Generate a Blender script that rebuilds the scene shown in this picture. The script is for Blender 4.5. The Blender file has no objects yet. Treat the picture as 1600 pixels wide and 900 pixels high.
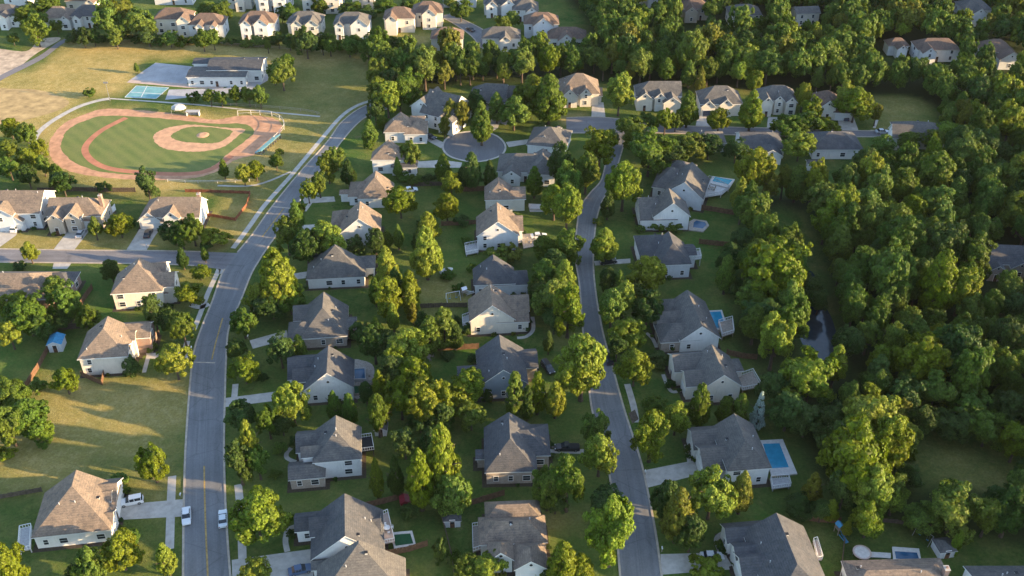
import bpy, math, random
import numpy as np
from mathutils import Vector, Matrix

scn = bpy.context.scene
COL = scn.collection
R = math.radians
rnd = random.Random(7)

# ------------------------------------------------------------------ camera
CAMH, PITCH, F = 160.0, R(36.0), 1600.0
cam = bpy.data.cameras.new('camera'); cam_o = bpy.data.objects.new('camera', cam); COL.objects.link(cam_o)
cam_o.location = (0, 0, CAMH); cam_o.rotation_euler = (R(90) - PITCH, 0, 0)
cam.sensor_width = 36.0; cam.lens = 36.0; cam.clip_start = 1.0; cam.clip_end = 6000.0
scn.camera = cam_o

# ------------------------------------------------------------------ light
SUN_EL, SUN_AZ = R(11.5), R(-13.0)          # azimuth from +X, counter-clockwise
sd = Vector((math.cos(SUN_EL) * math.cos(SUN_AZ), math.cos(SUN_EL) * math.sin(SUN_AZ), math.sin(SUN_EL)))
wd = bpy.data.worlds.new('World'); scn.world = wd; wd.use_nodes = True
nt = wd.node_tree; bg = nt.nodes['Background']
sky = nt.nodes.new('ShaderNodeTexSky'); sky.sky_type = 'NISHITA'; sky.sun_disc = False
sky.sun_elevation = SUN_EL; sky.sun_rotation = math.atan2(sd.x, sd.y)
sky.altitude = 200; sky.air_density = 1.0; sky.dust_density = .8; sky.ozone_density = 2.6
hs = nt.nodes.new('ShaderNodeHueSaturation'); hs.inputs['Saturation'].default_value = .82
nt.links.new(sky.outputs[0], hs.inputs['Color']); nt.links.new(hs.outputs[0], bg.inputs[0]); bg.inputs[1].default_value = 0.15
sl = bpy.data.lights.new('sun', 'SUN'); sl.energy = 4.4; sl.angle = R(0.55); sl.color = (1.0, 0.71, 0.38)
so = bpy.data.objects.new('sun', sl); COL.objects.link(so)
so.rotation_euler = (-sd).to_track_quat('-Z', 'Y').to_euler(); so.location = (300, -100, 300)
scn.view_settings.view_transform = 'Standard'; scn.view_settings.look = 'None'
scn.view_settings.exposure = 2.02; scn.view_settings.gamma = 1.0
scn.view_settings.use_curve_mapping = False
scn.render.engine = 'CYCLES'
scn.render.filter_size = 1.15; scn.cycles.use_denoising = True; scn.cycles.denoising_prefilter = 'NONE'; scn.cycles.denoising_input_passes = 'RGB_ALBEDO_NORMAL'; scn.cycles.use_adaptive_sampling = False; scn.cycles.max_bounces = 6; scn.cycles.diffuse_bounces = 2; scn.cycles.glossy_bounces = 2
scn.cycles.transmission_bounces = 3; scn.cycles.transparent_max_bounces = 4
scn.cycles.caustics_reflective = False; scn.cycles.caustics_refractive = False

# ------------------------------------------------------------------ projection of surveyed points
cp, sp_ = math.cos(PITCH), math.sin(PITCH)
def ray(px, py):
    x = (px - 800) / F; y = -(py - 450) / F
    return (x, y * sp_ + cp, y * cp - sp_)
def G(px, py, z=0.0):
    d = ray(px, py); t = (CAMH - z) / -d[2]
    return (d[0] * t, d[1] * t)
def S(px, py, z=0.0):
    d = ray(px, py); return F * -d[2] / (CAMH - z)
def PX(x, y, z=0.0):
    Y = y * cp - (z - CAMH) * sp_; U = y * sp_ + (z - CAMH) * cp
    return 800 + F * x / Y, 450 - F * U / Y
def GL(pts, z=0.0): return [G(a, b, z) for a, b in pts]
def catmull(pts, n=6, closed=False):
    P = [np.array(p, float) for p in pts]; out = []; m = len(P)
    for i in range(m if closed else m - 1):
        if closed: p0, p1, p2, p3 = P[i - 1], P[i], P[(i + 1) % m], P[(i + 2) % m]
        else: p0, p1, p2, p3 = P[max(i - 1, 0)], P[i], P[i + 1], P[min(i + 2, m - 1)]
        for k in range(n):
            t = k / n
            out.append(tuple(0.5 * (2 * p1 + (p2 - p0) * t + (2 * p0 - 5 * p1 + 4 * p2 - p3) * t * t + (3 * p1 - p0 - 3 * p2 + p3) * t ** 3)))
    if not closed: out.append(tuple(P[-1]))
    return out
def inpoly(x, y, poly):
    c = False; n = len(poly); j = n - 1
    for i in range(n):
        xi, yi = poly[i]; xj, yj = poly[j]
        if (yi > y) != (yj > y) and x < (xj - xi) * (y - yi) / (yj - yi) + xi: c = not c
        j = i
    return c
def segdist(x, y, a, b):
    dx, dy = b[0] - a[0], b[1] - a[1]; L = dx * dx + dy * dy
    t = 0 if L == 0 else max(0, min(1, ((x - a[0]) * dx + (y - a[1]) * dy) / L))
    return math.hypot(x - a[0] - t * dx, y - a[1] - t * dy)

# ------------------------------------------------------------------ materials
def mat(name):
    m = bpy.data.materials.new(name); m.use_nodes = True
    return m, m.node_tree, m.node_tree.nodes['Principled BSDF']
def nd(t, ty, **kw):
    n = t.nodes.new(ty)
    for k, v in kw.items(): setattr(n, k, v)
    return n
def mixc(t, fac, a, b, mode='MIX'):
    n = nd(t, 'ShaderNodeMix', data_type='RGBA', blend_type=mode)
    for sock, v in ((n.inputs[0], fac), (n.inputs[6], a), (n.inputs[7], b)):
        if hasattr(v, 'is_output'): t.links.new(v, sock)
        elif isinstance(v, (int, float)): sock.default_value = v
        else: sock.default_value = (*v, 1)
    return n.outputs[2]
def noise(t, scale, detail=4, rough=.55, vec=None, lo=0.35, hi=.65):
    n = nd(t, 'ShaderNodeTexNoise'); n.inputs['Scale'].default_value = scale
    n.inputs['Detail'].default_value = detail; n.inputs['Roughness'].default_value = rough
    if vec is not None: t.links.new(vec, n.inputs['Vector'])
    r = nd(t, 'ShaderNodeMapRange'); r.inputs[1].default_value = lo; r.inputs[2].default_value = hi
    t.links.new(n.outputs[0], r.inputs[0]); return r.outputs[0]
def coords(t, kind='Object'):
    return nd(t, 'ShaderNodeTexCoord').outputs[kind]
def scaled(t, vec, s, rot=(0, 0, 0)):
    m = nd(t, 'ShaderNodeMapping'); m.inputs['Scale'].default_value = s; m.inputs['Rotation'].default_value = rot
    t.links.new(vec, m.inputs[0]); return m.outputs[0]
def worldpos(t): return nd(t, 'ShaderNodeNewGeometry').outputs['Position']
def plain(name, c, rough=.7, var=.18, scale=2.0, metal=0.0, spec=.3, wp=True, bump=0.0):
    m, t, b = mat(name)
    v = worldpos(t) if wp else coords(t)
    f = noise(t, scale, 4, .6, v, .3, .7)
    c2 = tuple(max(0, x * (1 - var)) for x in c); c3 = tuple(min(1, x * (1 + var)) for x in c)
    t.links.new(mixc(t, f, c2, c3), b.inputs['Base Color'])
    b.inputs['Roughness'].default_value = rough; b.inputs['Metallic'].default_value = metal
    b.inputs['Specular IOR Level'].default_value = spec
    if bump:
        bp = nd(t, 'ShaderNodeBump'); bp.inputs['Strength'].default_value = bump
        f2 = noise(t, scale * 6, 3, .6, v); t.links.new(f2, bp.inputs['Height']); t.links.new(bp.outputs[0], b.inputs['Normal'])
    return m
M = {}
def roofmat(name, c1, c2, c3):
    m, t, b = mat(name)
    oi = nd(t, 'ShaderNodeObjectInfo'); o = coords(t)
    base = mixc(t, oi.outputs['Random'], c1, c2)
    base = mixc(t, noise(t, .35, 4, .6, o, .35, .7), base, c3)
    fine = noise(t, 2.6, 4, .85, scaled(t, o, (1, 1, 2.4)), .3, .7)
    base = mixc(t, 1.0, base, mixc(t, fine, (.68, .68, .68), (1.32, 1.32, 1.32)), 'MULTIPLY')
    w = nd(t, 'ShaderNodeTexWave', wave_type='BANDS', bands_direction='Z'); w.inputs['Scale'].default_value = 1.1
    w.inputs['Distortion'].default_value = 1.5; t.links.new(o, w.inputs[0])
    k = mixc(t, w.outputs[1], (.9, .9, .9), (1.06, 1.06, 1.06))
    base = mixc(t, 1.0, base, k, 'MULTIPLY')
    med = noise(t, .95, 3, .7, o, .3, .7)
    base = mixc(t, 1.0, base, mixc(t, med, (.78, .79, .82), (1.24, 1.21, 1.16)), 'MULTIPLY')
    run = noise(t, .8, 4, .7, scaled(t, o, (1.6, 1.6, .35)), .52, .75)
    base = mixc(t, run, base, (.085, .08, .075))
    t.links.new(base, b.inputs['Base Color']); b.inputs['Roughness'].default_value = .9
    b.inputs['Specular IOR Level'].default_value = .2
    bp = nd(t, 'ShaderNodeBump'); bp.inputs['Strength'].default_value = .35; bp.inputs['Distance'].default_value = .05
    t.links.new(fine, bp.inputs['Height']); t.links.new(bp.outputs[0], b.inputs['Normal'])
    return m
M['roof_tan'] = roofmat('shingle_tan', (.180, .140, .108), (.152, .122, .098), (.215, .168, .13))
M['roof_grey'] = roofmat('shingle_grey', (.100, .097, .093), (.082, .083, .085), (.128, .120, .110))
M['roof_dark'] = roofmat('shingle_charcoal', (.070, .073, .080), (.058, .062, .070), (.090, .090, .094))
M['roof_red'] = roofmat('shingle_russet', (.135, .092, .072), (.115, .085, .07), (.16, .11, .085))
def sidingmat(name, c):
    m, t, b = mat(name); o = coords(t)
    w = nd(t, 'ShaderNodeTexWave', wave_type='BANDS', bands_direction='Z', wave_profile='SAW'); w.inputs['Scale'].default_value = 1.6
    t.links.new(o, w.inputs[0])
    base = mixc(t, w.outputs[1], tuple(x * .82 for x in c), c)
    base = mixc(t, noise(t, .8, 5, .65, o, .4, .8), base, tuple(x * .78 for x in c))
    st = noise(t, 1.5, 4, .6, scaled(t, o, (2, 2, .25)), .55, .8)
    base = mixc(t, st, base, tuple(x * .68 for x in c))
    t.links.new(base, b.inputs['Base Color']); b.inputs['Roughness'].default_value = .65
    return m
M['white'] = sidingmat('siding_white', (.78, .77, .74)); M['cream'] = sidingmat('siding_cream', (.74, .68, .58))
M['tan'] = sidingmat('siding_tan', (.50, .42, .33)); M['pale'] = sidingmat('siding_pale_grey', (.64, .65, .66))
M['blue'] = sidingmat('siding_blue_grey', (.26, .30, .34))
def brickmat(name, c1, c2, mort):
    m, t, b = mat(name); o = coords(t)
    sx = nd(t, 'ShaderNodeSeparateXYZ'); t.links.new(o, sx.inputs[0])
    ad = nd(t, 'ShaderNodeMath', operation='ADD'); t.links.new(sx.outputs[0], ad.inputs[0]); t.links.new(sx.outputs[1], ad.inputs[1])
    cb = nd(t, 'ShaderNodeCombineXYZ'); t.links.new(ad.outputs[0], cb.inputs[0]); t.links.new(sx.outputs[2], cb.inputs[1])
    br = nd(t, 'ShaderNodeTexBrick'); t.links.new(cb.outputs[0], br.inputs['Vector'])
    br.inputs['Color1'].default_value = (*c1, 1); br.inputs['Color2'].default_value = (*c2, 1); br.inputs['Mortar'].default_value = (*mort, 1)
    br.inputs['Scale'].default_value = 1.0; br.inputs['Brick Width'].default_value = .5; br.inputs['Row Height'].default_value = .18
    br.inputs['Mortar Size'].default_value = .03
    base = mixc(t, noise(t, 1.2, 5, .6, o, .35, .75), br.outputs[0], c2)
    t.links.new(base, b.inputs['Base Color']); b.inputs['Roughness'].default_value = .85
    return m
M['brick'] = brickmat('brick_red', (.20, .11, .08), (.26, .15, .11), (.34, .30, .26))
M['stone'] = brickmat('brick_tan', (.40, .31, .24), (.30, .24, .19), (.5, .46, .4))
M['trim'] = plain('trim_white', (.74, .73, .70), .5, .08, 3)
M['gutter'] = plain('gutter_beige', (.55, .50, .43), .5, .1, 3)
m, t, b = mat('window_glass'); b.inputs['Base Color'].default_value = (.025, .032, .04, 1); b.inputs['Roughness'].default_value = .08
b.inputs['Specular IOR Level'].default_value = .6; M['glass'] = m
M['garage'] = plain('garage_door_white', (.68, .67, .64), .5, .06, 5)
M['garage_dark'] = plain('garage_door_dark', (.045, .06, .10), .4, .1, 5)
M['door'] = plain('door_brown', (.12, .06, .035), .5); M['metal'] = plain('grey_metal', (.35, .35, .36), .4, .1, 3, .7)
M['wood'] = plain('weathered_wood', (.30, .25, .20), .8, .3, 3); M['deckgrey'] = plain('deck_grey', (.38, .37, .36), .8, .2, 3)
M['fence'] = plain('cedar_fence', (.14, .078, .046), .8, .35, 1.5); M['fence_dark'] = plain('old_fence', (.10, .075, .055), .85, .35, 1.5)
M['bark'] = plain('bark', (.085, .062, .045), .9, .3, 4, bump=.4)
M['concrete'] = plain('concrete', (.42, .39, .345), .85, .2, .6, bump=.1)
M['kerb'] = plain('kerb_concrete', (.40, .34, .27), .85, .22, .8)
M['paver'] = plain('patio_paver', (.36, .31, .26), .85, .3, 2.5)
M['stonewhite'] = plain('pale_pool_coping', (.55, .52, .48), .7, .15, 2)
M['plastic_white'] = plain('white_plastic', (.72, .73, .74), .35, .08, 2)
M['plastic_blue'] = plain('blue_tarp', (.05, .22, .38), .5, .25, 2)
M['plastic_red'] = plain('red_plastic', (.26, .03, .04), .4, .2, 2)
M['turf'] = plain('green_turf', (.02, .085, .035), .9, .15, 2)
M['black'] = plain('black_mesh', (.02, .02, .022), .6)
M['pipe'] = plain('vent_pipe', (.45, .45, .45), .5)
def watermat(name, c, rough=.06, bump=.05):
    m, t, b = mat(name)
    f = noise(t, .9, 3, .5, worldpos(t)); t.links.new(mixc(t, f, tuple(x * .8 for x in c), c), b.inputs['Base Color'])
    b.inputs['Roughness'].default_value = rough
    bp = nd(t, 'ShaderNodeBump'); bp.inputs['Strength'].default_value = bump; bp.inputs['Distance'].default_value = .1
    t.links.new(noise(t, 2.0, 3, .5, worldpos(t)), bp.inputs['Height']); t.links.new(bp.outputs[0], b.inputs['Normal'])
    return m
M['pool'] = watermat('pool_water', (.03, .28, .44)); M['pool_dark'] = watermat('pool_water_deep', (.03, .10, .19))
M['pool_teal'] = watermat('pool_water_teal', (.005, .27, .34), .2); M['creek'] = watermat('creek_water', (.035, .05, .06), .05, .03)

def leafmat(name, c, c2, c3):
    m, t, b = mat(name)
    g = nd(t, 'ShaderNodeNewGeometry'); oi = nd(t, 'ShaderNodeObjectInfo')
    base = mixc(t, oi.outputs['Random'], c, c2)
    base = mixc(t, noise(t, .22, 3, .6, coords(t), .38, .7), base, c3)
    m7 = nd(t, 'ShaderNodeMath', operation='MULTIPLY'); m7.inputs[1].default_value = 7.31; t.links.new(oi.outputs['Random'], m7.inputs[0])
    fr_ = nd(t, 'ShaderNodeMath', operation='FRACT'); t.links.new(m7.outputs[0], fr_.inputs[0])
    hu = nd(t, 'ShaderNodeMapRange'); hu.inputs[3].default_value = .478; hu.inputs[4].default_value = .51; t.links.new(fr_.outputs[0], hu.inputs[0])
    m13 = nd(t, 'ShaderNodeMath', operation='MULTIPLY'); m13.inputs[1].default_value = 13.7; t.links.new(oi.outputs['Random'], m13.inputs[0])
    fr2 = nd(t, 'ShaderNodeMath', operation='FRACT'); t.links.new(m13.outputs[0], fr2.inputs[0])
    va = nd(t, 'ShaderNodeMapRange'); va.inputs[3].default_value = .85; va.inputs[4].default_value = 1.32; t.links.new(fr2.outputs[0], va.inputs[0])
    sa = nd(t, 'ShaderNodeMapRange'); sa.inputs[3].default_value = 1.06; sa.inputs[4].default_value = .96; t.links.new(fr2.outputs[0], sa.inputs[0])
    hv = nd(t, 'ShaderNodeHueSaturation'); t.links.new(hu.outputs[0], hv.inputs['Hue']); t.links.new(va.outputs[0], hv.inputs['Value']); t.links.new(sa.outputs[0], hv.inputs['Saturation'])
    t.links.new(base, hv.inputs['Color']); base = hv.outputs[0]
    r = nd(t, 'ShaderNodeMapRange'); r.inputs[3].default_value = .5; r.inputs[4].default_value = 1.5
    t.links.new(g.outputs['Random Per Island'], r.inputs[0])
    v = nd(t, 'ShaderNodeVectorMath', operation='SCALE'); t.links.new(base, v.inputs[0]); t.links.new(r.outputs[0], v.inputs['Scale'])
    b.inputs['Roughness'].default_value = .6; b.inputs['Specular IOR Level'].default_value = .25
    t.links.new(v.outputs[0], b.inputs['Base Color'])
    tr = nd(t, 'ShaderNodeBsdfTranslucent')
    br = mixc(t, .45, v.outputs[0], (1.0, .95, .25), 'MULTIPLY'); t.links.new(br, tr.inputs[0])
    ms = nd(t, 'ShaderNodeMixShader'); ms.inputs[0].default_value = .40
    t.links.new(b.outputs[0], ms.inputs[1]); t.links.new(tr.outputs[0], ms.inputs[2])
    t.links.new(ms.outputs[0], t.nodes['Material Output'].inputs[0]); return m
M['leaf'] = leafmat('leaf_green', (.066, .128, .016), (.088, .144, .016), (.108, .152, .02))
M['leaf_dark'] = leafmat('leaf_dark_green', (.036, .078, .015), (.048, .092, .016), (.060, .102, .018))
M['leaf_light'] = leafmat('leaf_yellow_green', (.120, .185, .015), (.142, .19, .015), (.162, .198, .02))
M['leaf_wood'] = leafmat('leaf_wood_green', (.054, .114, .016), (.078, .132, .016), (.096, .140, .02))
M['leaf_blue'] = leafmat('leaf_blue_spruce', (.32, .40, .38), (.32, .40, .38), (.38, .46, .43))
M['leaf_rust'] = leafmat('leaf_olive', (.115, .14, .018), (.13, .145, .018), (.145, .15, .02))

# ------------------------------------------------------------------ mesh helpers
class MB:
    def __init__(s): s.v = []; s.f = []; s.m = []; s.mats = []
    def mi(s, k):
        if k not in s.mats: s.mats.append(k)
        return s.mats.index(k)
    def face(s, pts, k):
        n = len(s.v); s.v += [tuple(p) for p in pts]; s.f.append(tuple(range(n, n + len(pts)))); s.m.append(s.mi(k))
    def box(s, x0, y0, z0, x1, y1, z1, k):
        n = len(s.v)
        s.v += [(x0, y0, z0), (x1, y0, z0), (x1, y1, z0), (x0, y1, z0), (x0, y0, z1), (x1, y0, z1), (x1, y1, z1), (x0, y1, z1)]
        for q in ((0, 3, 2, 1), (4, 5, 6, 7), (0, 1, 5, 4), (1, 2, 6, 5), (2, 3, 7, 6), (3, 0, 4, 7)):
            s.f.append(tuple(n + i for i in q)); s.m.append(s.mi(k))
    def bar(s, a, b, w, z0, z1, k):                       # vertical board from a to b
        dx, dy = b[0] - a[0], b[1] - a[1]; L = math.hypot(dx, dy) or 1; nx, ny = -dy / L * w / 2, dx / L * w / 2
        s.prism([(a[0] - nx, a[1] - ny), (b[0] - nx, b[1] - ny), (b[0] + nx, b[1] + ny), (a[0] + nx, a[1] + ny)], z0, z1, k)
    def prism(s, poly, z0, z1, k, cap=True):
        A = sum(poly[i - 1][0] * poly[i][1] - poly[i][0] * poly[i - 1][1] for i in range(len(poly)))
        if A < 0: poly = poly[::-1]
        n = len(s.v); m = len(poly)
        s.v += [(x, y, z0) for x, y in poly] + [(x, y, z1) for x, y in poly]
        for i in range(m):
            j = (i + 1) % m; s.f.append((n + i, n + j, n + m + j, n + m + i)); s.m.append(s.mi(k))
        if cap:
            s.f.append(tuple(n + m + i for i in range(m))); s.m.append(s.mi(k))
            s.f.append(tuple(n + i for i in reversed(range(m)))); s.m.append(s.mi(k))
    def sheet(s, poly, z, k):
        A = sum(poly[i - 1][0] * poly[i][1] - poly[i][0] * poly[i - 1][1] for i in range(len(poly)))
        s.face([(p[0], p[1], z) for p in (poly if A > 0 else poly[::-1])], k)
    def tube(s, p0, p1, r0, r1, k, n=6, cap=True):
        p0, p1 = Vector(p0), Vector(p1); d = (p1 - p0).normalized()
        u = d.orthogonal().normalized(); w = d.cross(u); b = len(s.v)
        for p, r in ((p0, r0), (p1, r1)):
            for i in range(n):
                a = 2 * math.pi * i / n; s.v.append(tuple(p + (u * math.cos(a) + w * math.sin(a)) * r))
        for i in range(n):
            j = (i + 1) % n; s.f.append((b + i, b + j, b + n + j, b + n + i)); s.m.append(s.mi(k))
        if cap:
            s.f.append(tuple(b + n + i for i in range(n))); s.m.append(s.mi(k))
            s.f.append(tuple(b + i for i in reversed(range(n)))); s.m.append(s.mi(k))
    def mesh(s, name):
        me = bpy.data.meshes.new(name); me.from_pydata(s.v, [], s.f)
        for k in s.mats: me.materials.append(M[k])
        me.polygons.foreach_set('material_index', s.m); me.update(); return me
    def build(s, name, parent=None, loc=None, rz=0.0):
        return link(name, s.mesh(name), parent, loc, rz)
def link(name, me, parent=None, loc=None, rz=0.0):
    o = bpy.data.objects.new(name, me); COL.objects.link(o)
    if parent is not None: o.parent = parent
    if loc is not None: o.location = loc
    o.rotation_euler = (0, 0, rz); return o
def tag(o, label=None, cat=None, group=None, kind=None):
    if label: o['label'] = label
    if cat: o['category'] = cat
    if group: o['group'] = group
    if kind: o['kind'] = kind
    return o
def thing(name, label, cat, loc, rz=0.0, group=None):
    o = bpy.data.objects.new(name, None); COL.objects.link(o); o.location = loc; o.rotation_euler = (0, 0, rz)
    o.empty_display_size = .5
    return tag(o, label, cat, group)
def struct(name, mb): return tag(mb.build(name), kind='structure')

# ------------------------------------------------------------------ survey: roads, fields, woods
ML = [(285,980),(286,900),(287,800),(290,700),(297,600),(303,550),(315,512),(332,470),(346,430),(360,408),(378,386),(396,364),(425,323),(468,270),(511,222),(532,193),(558,172),(582,161),(604,154)]
MRt = [(368,980),(360,900),(353,800),(350,700),(352,600),(354,550),(358,512),(376,470),(392,430),(405,407),(420,384),(433,366),(460,326),(497,270),(538,216),(560,192),(578,180),(600,172),(620,166)]
LL = [(976,980),(969,900),(962,820),(952,740),(941,690),(925,640),(918,580),(911,520),(906,450),(899,400),(902,350),(908,322),(922,302),(938,284),(945,262),(950,235),(950,212),(948,200)]
LRt = [(1048,980),(1034,900),(1024,830),(1005,735),(990,685),(974,635),(956,570),(941,515),(930,450),(927,400),(931,350),(938,322),(948,302),(957,284),(964,262),(972,235),(978,212),(982,200)]
SIDE = [(-80,388),(0,389),(120,391),(250,392),(330,394),(385,396)], [(-80,410),(0,410),(120,411),(250,413),(310,416),(365,424)]
CRES = [(885,184),(930,183),(980,187),(1060,196),(1150,199),(1250,201),(1330,204),(1400,205)], [(885,208),(930,208),(985,207),(1060,209),(1150,211),(1250,213),(1330,214),(1400,214)]
FARROAD = [(686,25),(710,38),(735,55),(752,75)], [(702,22),(735,36),(762,52),(775,75)]
TLROAD = [(-30,138),(0,118),(60,88),(108,59),(190,56)], [(-30,146),(6,123),(67,92),(114,61),(190,60)]
def strip(L, Rr, n=8):
    return catmull(GL(L), n), catmull(GL(Rr), n)
mainL, mainR = strip(ML, MRt); laneL, laneR = strip(LL, LRt)
sideL, sideR = strip(*SIDE); cresL, cresR = strip(*CRES); farL, farR = strip(*FARROAD); tlL, tlR = strip(*TLROAD)
ROADPOLY = [mainL + mainR[::-1], laneL + laneR[::-1], sideL + sideR[::-1], cresL + cresR[::-1], farL + farR[::-1], tlL + tlR[::-1]]
CUL = catmull(GL([(692,228),(700,215),(722,207),(750,206),(775,212),(789,226),(786,240),(768,249),(740,253),(712,248),(697,240)]), 5, True)
WATER = catmull(GL([(1254,424),(1272,428),(1284,468),(1300,498),(1307,530),(1297,560),(1268,556),(1250,528),(1249,490),(1256,458)]), 5, True)
CLEAR1 = catmull(GL([(1432,700),(1480,690),(1540,715),(1610,735),(1610,775),(1540,765),(1470,745),(1435,730)]), 4, True)
CLEAR2 = catmull(GL([(1362,158),(1400,150),(1440,160),(1455,178),(1450,200),(1400,205),(1365,203),(1360,180)]), 4, True)
GAP = catmull(GL([(1195,345),(1215,320),(1250,335),(1262,380),(1255,425),(1235,400),(1205,375)]), 4, True)
# ------------------------------------------------------------------ ground sheet with zones
def sdist(P, poly):
    poly = np.array(poly); d = np.full(len(P), 1e9); ins = np.zeros(len(P), bool)
    for i in range(len(poly)):
        a, b = poly[i - 1], poly[i]; ab = b - a; L = (ab ** 2).sum()
        if L < 1e-9: continue
        t = np.clip(((P - a) @ ab) / L, 0, 1); d = np.minimum(d, np.hypot(*(P - a - t[:, None] * ab).T))
        c = (a[1] > P[:, 1]) != (b[1] > P[:, 1])
        xx = (b[0] - a[0]) * (P[:, 1] - a[1]) / (b[1] - a[1] if b[1] != a[1] else 1e-9) + a[0]
        ins ^= c & (P[:, 0] < xx)
    return np.where(ins, d, -d)
DRY = [   # (pixel polygon, dryness, softness in metres)
    ([(-40,150),(20,128),(128,62),(420,72),(300,90),(240,100),(190,150),(120,160),(60,170),(-40,185)], .85, 6),
    ([(-40,140),(90,145),(150,158),(60,200),(-40,210)], 1.0, 5),
    ([(400,75),(590,85),(600,150),(520,190),(440,180),(400,130)], .38, 8),
    ([(270,72),(420,78),(560,92),(420,100),(330,88)], .9, 5),
    ([(45,200),(160,160),(450,180),(470,230),(400,290),(250,300),(100,290),(40,250)], .75, 5),
    ([(380,270),(450,230),(560,165),(450,290),(370,390),(330,390)], .6, 5),
    ([(0,365),(110,368),(300,372),(350,380),(340,392),(0,390)], .6, 3),
    ([(60,600),(250,600),(290,590),(284,700),(270,780),(180,750),(0,770),(-50,700)], .55, 5),
    ([(70,640),(150,620),(280,610),(270,650),(90,680)], .75, 6),
    ([(-40,690),(60,700),(120,720),(60,745),(-40,740)], .8, 6),  # sunlit streak on the field, put into the colour as drier grass
    ([(1432,690),(1600,730),(1620,775),(1520,760),(1430,730)], .34, 4),
    ([(1362,152),(1440,155),(1455,200),(1365,205)], .45, 4),
    ([(1100,130),(1180,132),(1180,142),(1100,142)], .5, 3),
    ([(850,790),(930,790),(930,830),(850,830)], .55, 3),  # sun streaks across this lawn, painted in through the dryness value
    ([(600,50),(680,55),(670,70),(610,65)], .6, 3),
    ([(655,440),(730,430),(735,475),(660,480)], .5, 4),
    ([(870,180),(910,178),(905,195),(880,195)], .8, 2),
    ([(230,410),(340,410),(330,470),(290,480),(250,450)], .3, 3),
    ([(840,500),(900,500),(920,560),(870,540)], .35, 4),
]
WOODS = [  # right-hand woods run on unseen past the frame, added to shade the clearing
    [(1385,278),(1470,262),(1500,238),(1640,215),(2300,230),(2300,800),(1720,800),(1640,740),(1600,690),(1480,680),(1420,650),(1345,580),(1318,540),(1295,470),(1285,400),(1272,345),(1262,312),(1320,292)],
    [(588,100),(650,92),(760,95),(880,100),(940,85),(1040,60),(1240,50),(1390,95),(1640,110),(1640,205),(1470,220),(1462,168),(1440,152),(1370,148),(1330,150),(1270,148),(1190,142),(1120,138),(1000,136),(950,128),(890,126),(820,140),(720,134),(690,145),(640,146),(592,162)],
    [(872,-30),(1640,-30),(1700,60),(1640,110),(1390,90),(1240,45),(1040,50),(945,80),(900,20)],
    [(1160,300),(1210,302),(1268,308),(1255,330),(1215,320),(1190,345),(1210,395),(1240,420),(1248,520),(1245,560),(1190,560),(1165,540),(1158,460),(1158,380),(1152,330)],
    [(1190,590),(1300,570),(1400,640),(1425,720),(1390,800),(1320,790),(1290,740),(1260,680)],
    [(1415,800),(1470,765),(1560,780),(1640,780),(1720,790),(2200,800),(2200,960),(1690,960),(1640,850),(1500,845),(1440,830)],
]
xs = np.concatenate([np.linspace(-3000, -420, 14), np.arange(-400, 401, 2.5), np.linspace(420, 3000, 14)])
ys = np.concatenate([np.linspace(-1500, 50, 10), np.arange(60, 561, 2.5), np.linspace(580, 5000, 16)])
XX, YY = np.meshgrid(xs, ys); P = np.stack([XX.ravel(), YY.ravel()], 1)
rs = np.random.RandomState(3)
jit = np.zeros(len(P))
for k in range(10):
    a = rs.uniform(0, 6.28); f = rs.uniform(.05, .35); jit += np.sin((P[:, 0] * math.cos(a) + P[:, 1] * math.sin(a)) * f + rs.uniform(0, 6))
jit *= .6
dry = np.full(len(P), .06); wood = np.zeros(len(P))
for poly, v, soft in DRY:
    d = sdist(P, GL(poly)) + jit * soft * .35
    w = np.clip(d / soft * .5 + .5, 0, 1); dry = dry * (1 - w) + v * w
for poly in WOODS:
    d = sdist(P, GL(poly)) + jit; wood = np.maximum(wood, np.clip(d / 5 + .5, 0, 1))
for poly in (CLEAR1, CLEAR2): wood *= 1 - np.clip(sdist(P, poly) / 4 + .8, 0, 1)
nx, ny = len(xs), len(ys)
idx = np.arange(nx * ny).reshape(ny, nx)
q = np.stack([idx[:-1, :-1], idx[:-1, 1:], idx[1:, 1:], idx[1:, :-1]], -1).reshape(-1, 4)
me = bpy.data.meshes.new('ground')
me.from_pydata(np.c_[P, np.zeros(len(P))].tolist(), [], q.tolist())
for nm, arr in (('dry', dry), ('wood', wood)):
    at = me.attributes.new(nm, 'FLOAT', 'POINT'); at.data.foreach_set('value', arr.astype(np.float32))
m, t, b = mat('grass_ground'); p = worldpos(t)
ad = nd(t, 'ShaderNodeAttribute', attribute_name='dry'); aw = nd(t, 'ShaderNodeAttribute', attribute_name='wood')
lush = mixc(t, noise(t, .06, 5, .6, p), (.036, .095, .016), (.068, .116, .024))
vr = nd(t, 'ShaderNodeTexVoronoi'); vr.inputs['Scale'].default_value = .042; t.links.new(p, vr.inputs['Vector'])
lot = nd(t, 'ShaderNodeSeparateColor'); t.links.new(vr.outputs['Color'], lot.inputs[0])
lush = mixc(t, lot.outputs[0], lush, (.072, .110, .024)); lush = mixc(t, 1.0, lush, mixc(t, lot.outputs[1], (.8, .82, .8), (1.2, 1.2, 1.15)), 'MULTIPLY')
lush = mixc(t, noise(t, .22, 5, .7, p, .62, .74), lush, (.16, .12, .065))
lush = mixc(t, noise(t, .9, 4, .7, p, .4, .75), lush, (.10, .13, .03))
tan = mixc(t, noise(t, .05, 5, .65, scaled(t, p, (.5, 1.4, 1)), .3, .7), (.44, .315, .115), (.26, .215, .065))
tan = mixc(t, noise(t, .5, 5, .7, p, .45, .8), tan, (.52, .41, .19))
dn = nd(t, 'ShaderNodeMath', operation='ADD'); n1 = noise(t, .12, 5, .65, p, .2, .8)
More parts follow.
